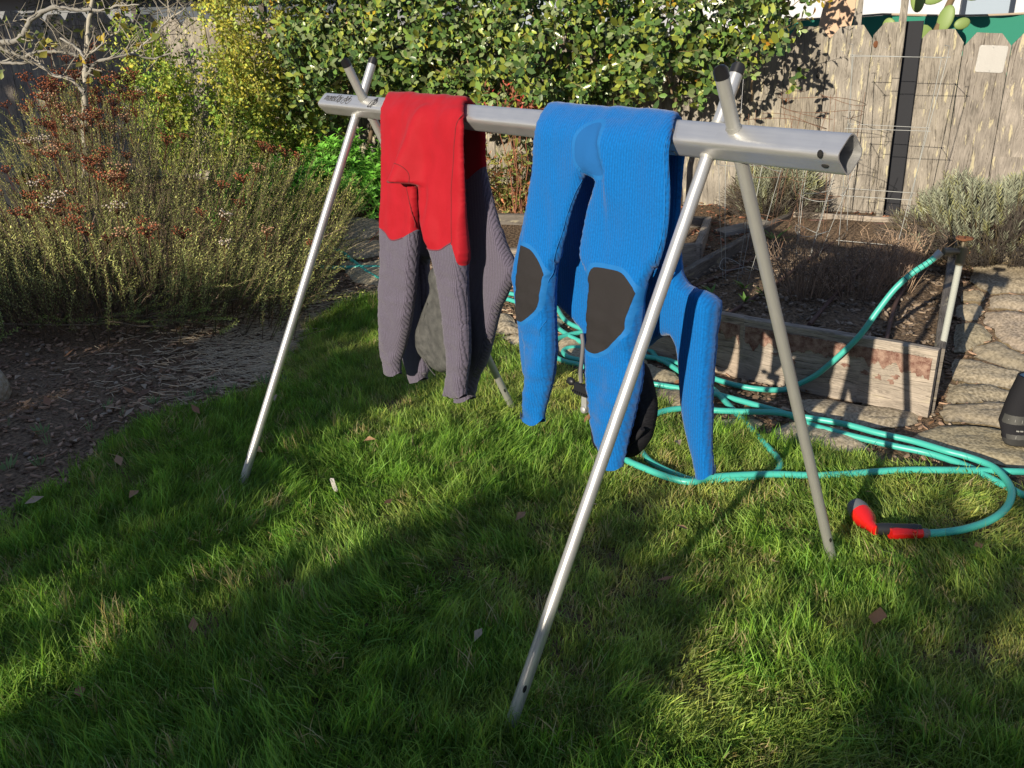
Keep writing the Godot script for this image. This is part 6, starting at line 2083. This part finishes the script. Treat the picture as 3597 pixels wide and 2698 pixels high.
	# low boughs that lie out over the mulch towards the lawn
	for q in [[Vector3(0.2, 0.05, 0.1), Vector3(1.28, 0.30, 0.05)], [Vector3(0.0, 0.04, 0.2), Vector3(1.10, 0.22, 0.42)], [Vector3(-0.5, 0.05, 0.3), Vector3(0.62, 0.16, 0.75)], [Vector3(-0.8, 0.03, 0.3), Vector3(-0.2, 0.10, 0.86)], [Vector3(0.3, 0.1, -0.2), Vector3(1.4, 0.46, -0.15)], [Vector3(0.1, 0.04, 0.1), Vector3(0.8, 0.12, 0.62)]]:
		wood.col = Color(0.17, 0.13, 0.09)
		var line := twig(wood, q[0], q[1], 0.006, 0.06, 7)
		for k in range(2, 8):
			for t in 3:
				where[0].append(Transform3D(facing(q[1] - q[0] + Vector3(rr(-0.5, 0.5), rr(-0.1, 0.8), rr(-0.5, 0.5)), rr(0, TAU)).scaled(Vector3.ONE * rr(0.45, 0.8)), line[k] + Vector3(rr(-1, 1), rr(0, 1), rr(-1, 1)) * 0.05))
				tints[0].append(Color(0.75, 0.95, 0.75) * rr(0.7, 1.1))
	many("low_boughs", sm[1], M.leaf, where[0].slice(where[0].size() - 108), tints[0].slice(tints[0].size() - 108), sh)
	obj("stems", wood, M.bark, sh)


func bare_tree() -> void:
	var t := base("apple_tree", "bare pale lichened apple tree with a few yellow leaves at the upper left", "tree", "", Vector3(-2.56, 0.10, -5.75))
	# the branches, as points seen where they stand: (right, up, towards the lawn) of the tree's foot
	var B := func(list: Array, r0: float, r1: float, mb: MB) -> PackedVector3Array:
		var pts := []
		for q in list: pts.append(q)
		var path := smooth_path(pts, 0.03)
		var rads := PackedFloat32Array()
		for k in path.size():
			rads.append(0.82 * lerpf(r0, r1, k / float(path.size())) * (1.0 + 0.12 * sin(k * 1.9)))
		for k in path.size():
			path[k] += Vector3(rr(-1, 1), rr(-1, 1), rr(-1, 1)) * 0.004
		mb.tube(path, rads, 8, false, 3.0)
		return path
	var trunk := MB.new()
	trunk.col = Color(0.36, 0.33, 0.28)
	var tp: PackedVector3Array = B.call(APPLE_TRUNK, 0.014, 0.030, trunk)
	obj("trunk", trunk, M.bark, t)
	var bm := MB.new()
	var tips := []
	for q in [
		[APPLE_B1, 0.022, 0.012], [APPLE_B2, 0.016, 0.009], [APPLE_B3, 0.010, 0.014], [APPLE_B4, 0.007, 0.014], [APPLE_B5, 0.013, 0.005], [APPLE_B6, 0.008, 0.003],
		[APPLE_B7, 0.008, 0.004], [APPLE_B8, 0.010, 0.004], [APPLE_B9, 0.008, 0.003], [APPLE_B10, 0.008, 0.004], [APPLE_B11, 0.008, 0.004]
	]:
		bm.col = Color(0.29, 0.275, 0.245) * rr(0.75, 1.15)
		var path: PackedVector3Array = B.call(q[0], q[1], q[2], bm)
		for k in range(3, path.size()):
			if rng.randf() < 0.8:
				bm.col = Color(0.30, 0.27, 0.22) * rr(0.7, 1.2)
				var e := path[k] + Vector3(rr(-0.16, 0.16), rr(-0.06, 0.2), rr(-0.14, 0.14))
				twig(bm, path[k], e, rr(0.002, 0.0045), 0.15, 4)
				tips.append(e)
				if rng.randf() < 0.5:
					var e2 := e + Vector3(rr(-0.1, 0.1), rr(-0.05, 0.12), rr(-0.08, 0.08))
					twig(bm, e, e2, 0.0016, 0.15, 3)
					tips.append(e2)
	obj("branches", bm, M.bark, t)
	var lm := MB.new()
	lm.col = Color(1, 1, 1)
	lm.leaf(Vector3.ZERO, Vector3.UP, Vector3.BACK, 0.062, 0.040, 0.3, 0.25, 0.55)
	var where := []
	var tints := []
	for k in 110:
		var p: Vector3 = tips[rng.randi() % tips.size()]
		where.append(Transform3D(facing(Vector3(rr(-1, 1), rr(-1, 0.4), rr(-1, 1)), rr(0, TAU)).scaled(Vector3.ONE * rr(0.7, 1.15)), p))
		tints.append([Color(0.20, 0.24, 0.05), Color(0.32, 0.30, 0.06), Color(0.14, 0.18, 0.05), Color(0.45, 0.33, 0.04)][k % 4])
	many("leaves", lm.mesh(), M.leaf, where, tints, t)
	# a twiggy dark shrub behind the tree at the top of the picture, and a bin in the shade
	var sh := base("twiggy_shrub", "dense dark twiggy shrub overhanging the fence at the top left", "shrub", "", along_fence(-6.0, 0.33, 0.0))
	var wb := MB.new()
	for k in 330:
		wb.col = Color(0.10, 0.085, 0.06) * rr(0.6, 1.8)
		var o := Vector3(rr(-1.0, 0.75), 1.28 + rr(-0.08, 0.65), rr(-0.2, 0.35))
		twig(wb, o, o + Vector3(rr(-0.3, 0.3), rr(-0.16, 0.12), rr(-0.1, 0.2)), rr(0.0015, 0.004), 0.2, 4)
	wb.col = Color(0.10, 0.085, 0.06)
	twig(wb, Vector3(-0.2, -0.05, -0.3), Vector3(-0.2, 1.5, -0.1), 0.03, 0.05, 6)
	obj("twigs", wb, M.bark, sh)
	var sm := shoot(9, 0.18, 0.035, 0.02, [Color(0.10, 0.12, 0.035), Color(0.16, 0.15, 0.04), Color(0.07, 0.09, 0.03)])
	where = []
	tints = []
	for k in 150:
		where.append(Transform3D(facing(Vector3(rr(-1, 1), rr(-0.6, 1), rr(-1, 1)), rr(0, TAU)), Vector3(rr(-1.2, 0.55), 1.32 + rr(-0.15, 0.6), rr(-0.2, 0.4))))
		tints.append(Color(1, 1, 1) * rr(0.6, 1.4))
	many("foliage", sm, M.leaf, where, tints, sh)
	var bin := base("compost_bin", "black plastic compost bin with a sloping lid in the shade at the left edge", "bin", "", Vector3(-3.55, 0.18, -6.05))
	var bb := MB.new()
	bb.prism(PackedVector2Array([Vector2(-0.36, -0.05), Vector2(0.36, -0.05), Vector2(0.31, 0.52), Vector2(-0.31, 0.66)]), -0.32, 0.32, Transform3D(Basis(Vector3.UP, 0.3), Vector3.ZERO))
	obj("body", bb, mat(0.012, 0.014, 0.022, 0.6), bin)
	var lb := MB.new()
	lb.box(Transform3D(Basis(Vector3.UP, 0.3) * Basis(Vector3.BACK, -0.22), Basis(Vector3.UP, 0.3) * Vector3(0, 0.61, 0)), Vector3(0.72, 0.035, 0.70))
	obj("lid", lb, mat(0.016, 0.020, 0.032, 0.45), bin)


# ---------------------------------------------------------------- tomato cages and dead plants

func cages() -> void:
	var sq := base("tomato_cage", "tall square galvanised wire cage standing in the raised bed beside the post", "plant cage", "", Vector3(2.15, 0.26, -5.28))
	# a leaning frame: foot and head of its four wires
	var feet := [Vector3(-0.20, -0.06, 0.10), Vector3(0.06, -0.06, 0.26), Vector3(0.20, -0.06, 0.02), Vector3(-0.06, -0.06, -0.14)]
	var heads := [Vector3(-0.245, 1.08, 0.10), Vector3(0.20, 1.07, 0.26), Vector3(0.28, 1.06, 0.02), Vector3(-0.165, 1.08, -0.14)]
	var mb := MB.new()
	for k in 4:
		mb.tube(PackedVector3Array([feet[k], heads[k], heads[k] + Vector3(0.0, 0.05, 0), heads[k] + Vector3(-0.03, 0.055, 0.01)] if k in [1, 3] else [feet[k], heads[k]]), PackedFloat32Array([0.0021]), 6)
	for f in [0.995, 0.66, 0.33, 0.10]:
		var c := []
		for k in 4: c.append(feet[k].lerp(heads[k], f) * Vector3(1, 1, 1))
		for k in 4:
			var over: Vector3 = (c[(k + 1) % 4] - c[k]).normalized() * 0.015
			mb.tube(PackedVector3Array([c[k] - over, c[(k + 1) % 4] + over]), PackedFloat32Array([0.0018]), 6)
	obj("wire", mb, M.wire, sq)
	# round cages: rings and uprights, bent out of shape and rusty
	var spots := [
		[Vector3(1.42, 0.245, -4.95), 0.21, 0.80, [0.30, 0.62, 0.98], "low rusty round wire cage at the left of the raised bed", 0.06, M.rust_wire],
		[Vector3(1.88, 0.26, -5.32), 0.24, 0.86, [0.36, 0.99, 0.90], "bent rusty round wire cage in the back of the raised bed", -0.10, M.rust_wire],
		[Vector3(1.70, 0.255, -5.02), 0.16, 0.60, [0.25, 0.6, 0.95], "short grey wire cage in the middle of the raised bed", 0.10, M.wire],
		[Vector3(1.20, 0.24, -4.62), 0.17, 0.62, [0.12, 0.98], "thin leaning wire cage over the bed's left board", 0.03, M.wire]]
	for q in spots:
		var cg := base("tomato_cage", q[4], "plant cage", "round wire cages in the raised bed", q[0])
		var cb := MB.new()
		var lean := Vector3(q[5], 0, rr(-0.05, 0.05))
		for f in q[3]:
			var ring := PackedVector3Array()
			var r: float = q[1] * (0.45 + 0.55 * f)
			var tiltx := rr(-0.18, 0.18)
			var gap := rr(0, TAU)
			for k in 27:
				var an := gap + TAU * k / 27.5
				ring.append(Vector3(cos(an) * r * (1 + 0.08 * sin(an * 3)), f * q[2] + tiltx * cos(an) * r + 0.02 * sin(an * 2 + gap), sin(an) * r) + lean * f)
			cb.tube(ring, PackedFloat32Array([0.0016]), 5)
		for k in 5:
			var an := TAU * k / 5 + 0.4
			cb.tube(PackedVector3Array([Vector3(cos(an) * q[1] * 0.35, -0.06, sin(an) * q[1] * 0.35), Vector3(cos(an) * q[1] * 0.72, q[2] * 0.5, sin(an) * q[1] * 0.72) + lean * 0.5, Vector3(cos(an) * q[1], q[2] * 1.03, sin(an) * q[1]) + lean]), PackedFloat32Array([0.0015]), 5)
		obj("wire", cb, q[6], cg)
	# dry plants left standing in the bed
	for q in [[Vector3(1.72, 0.235, -4.28), 60, 0.27, 0.28, "mass of dead brown basil stalks in the middle of the raised bed", Color(0.20, 0.14, 0.10)], [Vector3(1.98, 0.235, -4.40), 70, 0.16, 0.30, "tan dry seed stalks beside the hose in the raised bed", Color(0.40, 0.28, 0.19)], [Vector3(1.48, 0.235, -4.30), 70, 0.20, 0.28, "thin dead stalks at the left middle of the raised bed", Color(0.24, 0.17, 0.12)]]:
		var dp := base("dead_plant", q[4], "plant", "", q[0])
		var db := MB.new()
		for k in q[1]:
			db.col = q[5] * rr(0.6, 1.5)
			var a = Vector3(rr(-1, 1), 0, rr(-1, 1)) * q[2] * 0.35
			var b = a * 2.2 + Vector3(rr(-0.08, 0.08), q[3] * rr(0.5, 1.0), rr(-0.08, 0.08))
			var line := twig(db, a - Vector3(0, 0.02, 0), b, rr(0.0018, 0.003), 0.06, 4)
			for t in 5:
				var p := line[2 + t % 3]
				twig(db, p, p + Vector3(rr(-0.06, 0.06), rr(0.01, 0.08), rr(-0.06, 0.06)), 0.0011, 0.1, 2)
				db.blob(p + Vector3(rr(-0.012, 0.012), rr(0, 0.03), rr(-0.012, 0.012)), Vector3.ONE * rr(0.002, 0.005), 2, 4)
		obj("stalks", db, M.bark, dp)


func where_is(x: float, z: float) -> String:
	var marks := [["the nearest pole's foot", -0.03, -1.60], ["the far front pole's foot", -0.97, -2.81], ["the near back pole's foot", 0.95, -2.27], ["the far back pole's foot", 0.0, -3.48], ["the red nozzle", 1.13, -2.40], ["the hanging blue legs", 0.25, -2.45], ["the hanging grey legs", -0.42, -2.85], ["the hose's right bend", 1.45, -2.5], ["the rock at the left edge", -2.3, -3.72], ["the straw patch", -1.0, -4.3], ["the flowering shrub", -2.0, -4.5], ["the pale splinter", -0.62, -2.73], ["the lawn's left edge", -1.6, -2.65], ["the raised bed's left board", 1.2, -4.8], ["the brown stalks", 1.72, -4.28], ["the bed's back board", 1.7, -5.5], ["the mulch's lawn edge", -1.3, -3.7]]
	var best: Array = marks[0]
	for m in marks:
		if Vector2(m[1] - x, m[2] - z).length() < Vector2(best[1] - x, best[2] - z).length(): best = m
	var d := Vector2(x - best[1], z - best[2])
	var far := "" if d.length() < 0.3 else "well "
	if absf(d.x) > absf(d.y): return far + ("right of " if d.x > 0 else "left of ") + best[0]
	return far + ("in front of " if d.y > 0 else "behind ") + best[0]


# ---------------------------------------------------------------- chips, straw, leaves, stones

func litter() -> void:
	var chips := []
	for k in 4:
		var mb := MB.new()
		var o := PackedVector2Array()
		var n := 5 + k % 2
		for j in n: o.append(Vector2(cos(TAU * j / n) * rr(0.6, 1.3), sin(TAU * j / n) * rr(0.5, 1.0)) * Vector2(0.016, 0.008))
		mb.prism(o, -0.002, 0.003, Transform3D(Basis(Vector3.RIGHT, PI / 2), Vector3.ZERO))
		chips.append(mb.mesh())
	var pebble := MB.new()
	pebble.blob(Vector3.ZERO, Vector3(0.011, 0.007, 0.009), 4, 7)
	chips.append(pebble.mesh())
	var curl := MB.new()
	curl.leaf(Vector3(-0.025, 0.002, 0), Vector3.RIGHT, Vector3.UP, 0.05, 0.026, 0.35, -0.12, 0.55)
	chips.append(curl.mesh())
	var where := [[], [], [], [], [], []]
	var tints := [[], [], [], [], [], []]
	var n := 0
	while n < 15000:
		var p := Vector2.ZERO
		var band := n % 10
		if band < 5: p = Vector2(rr(-3.2, 0.3), rr(-5.8, -2.2))
		elif band < 8: p = Vector2(rr(-1.8, 3.4), rr(-6.6, -3.2))
		else: p = Vector2(rr(0.3, 2.6), rr(-5.6, -2.9))
		n += 1
		if on_lawn(p.x + rr(-0.05, 0.05), p.y + rr(-0.05, 0.05)): continue
		var up := 0.004
		var inbed := false
		if Geometry2D.is_point_in_polygon(p, PackedVector2Array([Vector2(0.60, -4.16), Vector2(1.69, -3.315), Vector2(2.717, -5.43), Vector2(1.855, -5.836)])):
			inbed = true
		var paved := false
		for q in STONES:
			if absf(q[0].x - p.x) < 1.0 and absf(q[0].y - p.y) < 1.0 and inside(p, PackedVector2Array(q)):
				paved = true
				break
		if paved: continue
		var right := p.x > 0.2
		var kind := rng.randi() % 4
		var c := Color(0.23, 0.15, 0.10) * rr(0.4, 1.8)
		if right and not inbed and p.y < -4.9: c = Color(0.27, 0.115, 0.065) * rr(0.5, 1.5)
		if inbed: c = Color(0.13, 0.098, 0.07) * rr(0.5, 2.4)
		var r := rng.randf()
		if r < (0.07 if right else 0.02):
			kind = 4
			c = Color(0.26, 0.21, 0.16) * rr(0.6, 1.5)
		elif r < 0.10 and not right or r < 0.20 and right and not inbed:
			kind = 5
			c = [Color(0.24, 0.13, 0.065), Color(0.30, 0.20, 0.12), Color(0.17, 0.09, 0.05), Color(0.34, 0.27, 0.19)][rng.randi() % 4] * rr(0.7, 1.2)
		var g := on_ground(p.x, p.y, up)
		if inbed:
			var f := clampf((-p.y - 3.5) / 2.2, 0, 1)
			g.y = 0.2 + 0.075 * f + 0.012 + rough_noise.get_noise_2d(p.x * 8.0, p.y * 8.0) * 0.03
		where[kind].append(Transform3D(Basis.from_euler(Vector3(rr(-0.4, 0.4), rr(0, TAU), rr(-0.4, 0.4))).scaled(Vector3.ONE * rr(0.55, 1.35)), g))
		tints[kind].append(c)
	for k in 6:
		var o := many("bark_mulch" if k < 4 else "gravel" if k == 4 else "leaf_litter", chips[k], M.chip if k < 5 else M.leaf, where[k], tints[k])
		o.set_meta("label", "dark bark chips strewn over the planting beds" if k < 4 else "pale pebbles scattered over beds and path joints" if k == 4 else "curled dry leaves scattered over the mulch")
	# straw in the mulch at the lawn's back left edge
	var sb := MB.new()
	sb.box(Transform3D(), Vector3(0.07, 0.0022, 0.0026))
	var sw := []
	var stt := []
	while sw.size() < 2300:
		var p := Vector2(-0.98 + rng.randfn(0, 0.34), -4.35 + rng.randfn(0, 0.34))
		if on_lawn(p.x, p.y): continue
		sw.append(Transform3D(Basis.from_euler(Vector3(0, rr(-0.9, 0.9), rr(-0.2, 0.2))).scaled(Vector3(rr(0.4, 1.4), 1, 1)), on_ground(p.x, p.y, rr(0.005, 0.018))))
		stt.append(Color(0.56, 0.46, 0.32) * rr(0.55, 1.2))
	var so := many("straw", sb.mesh(), M.chip, sw, stt)
	so.set_meta("label", "pale cut straw lying on the mulch beside the lawn")
	# dry leaves one can count on lawn and mulch
	var lm := []
	for k in 4:
		var mb := MB.new()
		mb.leaf(Vector3(-0.03, 0.004, 0), Vector3.RIGHT, Vector3.UP, 0.062, 0.032, [0.5, -0.3, 0.25, 0.7][k], [-0.2, 0.15, -0.35, 0.1][k], 0.5)
		lm.append(mb.mesh())
	var lmat := []
	for c in [Color(0.32, 0.19, 0.10), Color(0.25, 0.12, 0.06), Color(0.38, 0.29, 0.20), Color(0.30, 0.15, 0.07)]:
		var m := leafy(0.7, 0.4)
		m.albedo_color = c.linear_to_srgb()
		lmat.append(m)
	var spots := [[-0.96, -3.02, 1.0], [0.95, -1.95, 1.5], [-1.72, -3.0, 1.2], [0.02, -2.5, 0.8], [0.25, -2.55, 0.8], [-0.42, -2.62, 0.7], [-1.32, -3.42, 0.9], [-1.02, -3.55, 0.8], [-1.45, -2.95, 1.0], [-1.05, -1.72, 0.8], [1.25, -1.75, 0.9], [1.42, -1.68, 1.0], [0.75, -2.2, 0.7], [1.18, -2.62, 0.9], [1.32, -2.68, 0.9], [0.62, -3.02, 0.9], [0.95, -2.92, 0.8], [1.38, -2.28, 0.8], [-0.85, -1.95, 0.8], [-1.3, -2.7, 0.9], [-1.62, -2.66, 1.0], [-0.2, -2.9, 0.7], [0.42, -2.12, 0.8], [-0.1, -1.9, 0.7], [0.52, -2.4, 0.7], [1.56, -2.02, 0.9], [0.30, -3.25, 0.8], [-0.55, -3.1, 0.8]]
	for k in spots.size():
		var q = spots[k]
		var o := obj("fallen_leaf", lm[k % 4], lmat[(k * 3 / 2) % 4])
		o.transform = Transform3D(Basis.from_euler(Vector3(rr(-0.35, 0.35), rr(0, TAU), rr(-0.35, 0.35))).scaled(Vector3.ONE * q[2]), on_ground(q[0], q[1], 0.046))
		var big := k == 1
		tag(o, "large curled brown leaf on the grass right of the nearest pole" if big else "%s dry leaf on the grass %s" % [["tan brown", "dark brown", "pale tan", "reddish brown"][(k * 3 / 2) % 4], where_is(q[0], q[1])], "leaf", "" if big else "dry leaves on the lawn")
	for k in 60:
		var p := Vector2(rr(-2.5, -0.7), rr(-4.3, -2.6))
		if on_lawn(p.x, p.y): continue
		var o := obj("fallen_leaf", lm[k % 4], lmat[(k * 3 / 2) % 4])
		o.transform = Transform3D(Basis.from_euler(Vector3(rr(-0.3, 0.3), rr(0, TAU), rr(-0.3, 0.3))).scaled(Vector3.ONE * rr(0.7, 1.2)), on_ground(p.x, p.y, 0.012))
		tag(o, "%s dry leaf on mulch %s" % [["tan brown", "dark brown", "pale tan", "reddish brown"][(k * 3 / 2) % 4], where_is(p.x, p.y)], "leaf", "dry leaves on the mulch")
	var ch := MB.new()
	ch.plank(Transform3D(Basis(Vector3.UP, 1.9) * Basis(Vector3.BACK, 0.12), Vector3.ZERO), Vector3(0.075, 0.008, 0.014), rng, 0.002, 0.002)
	ch.col = Color(0.9, 0.85, 0.8)
	var co := obj("wood_splinter", ch, mat(0.62, 0.56, 0.50, 0.8))
	co.position = on_ground(-0.621, -2.73, 0.052)
	tag(co, "pale splinter of wood standing in the grass right of the far front pole", "stick")
	# the rock at the left edge
	var rk := MB.new()
	var rn := fbm(5.0, 4, 131)
	rk.blob(Vector3.ZERO, Vector3(0.10, 0.13, 0.09), 12, 16)
	for k in rk.v.size():
		var p := rk.v[k]
		rk.v[k] = p * (1.0 + 0.28 * rn.get_noise_3dv(p * 9.0))
	var ro := obj("rock", rk, world_mapped(speckled(Vector3(0.22, 0.17, 0.10), Vector3(0.50, 0.46, 0.38), 0.03, 0.95, 0.5, 0.3, 133), 0.25))
	ro.position = Vector3(-2.36, 0.05, -3.72)
	tag(ro, "rough tan and grey rock in the mulch at the left edge", "rock")
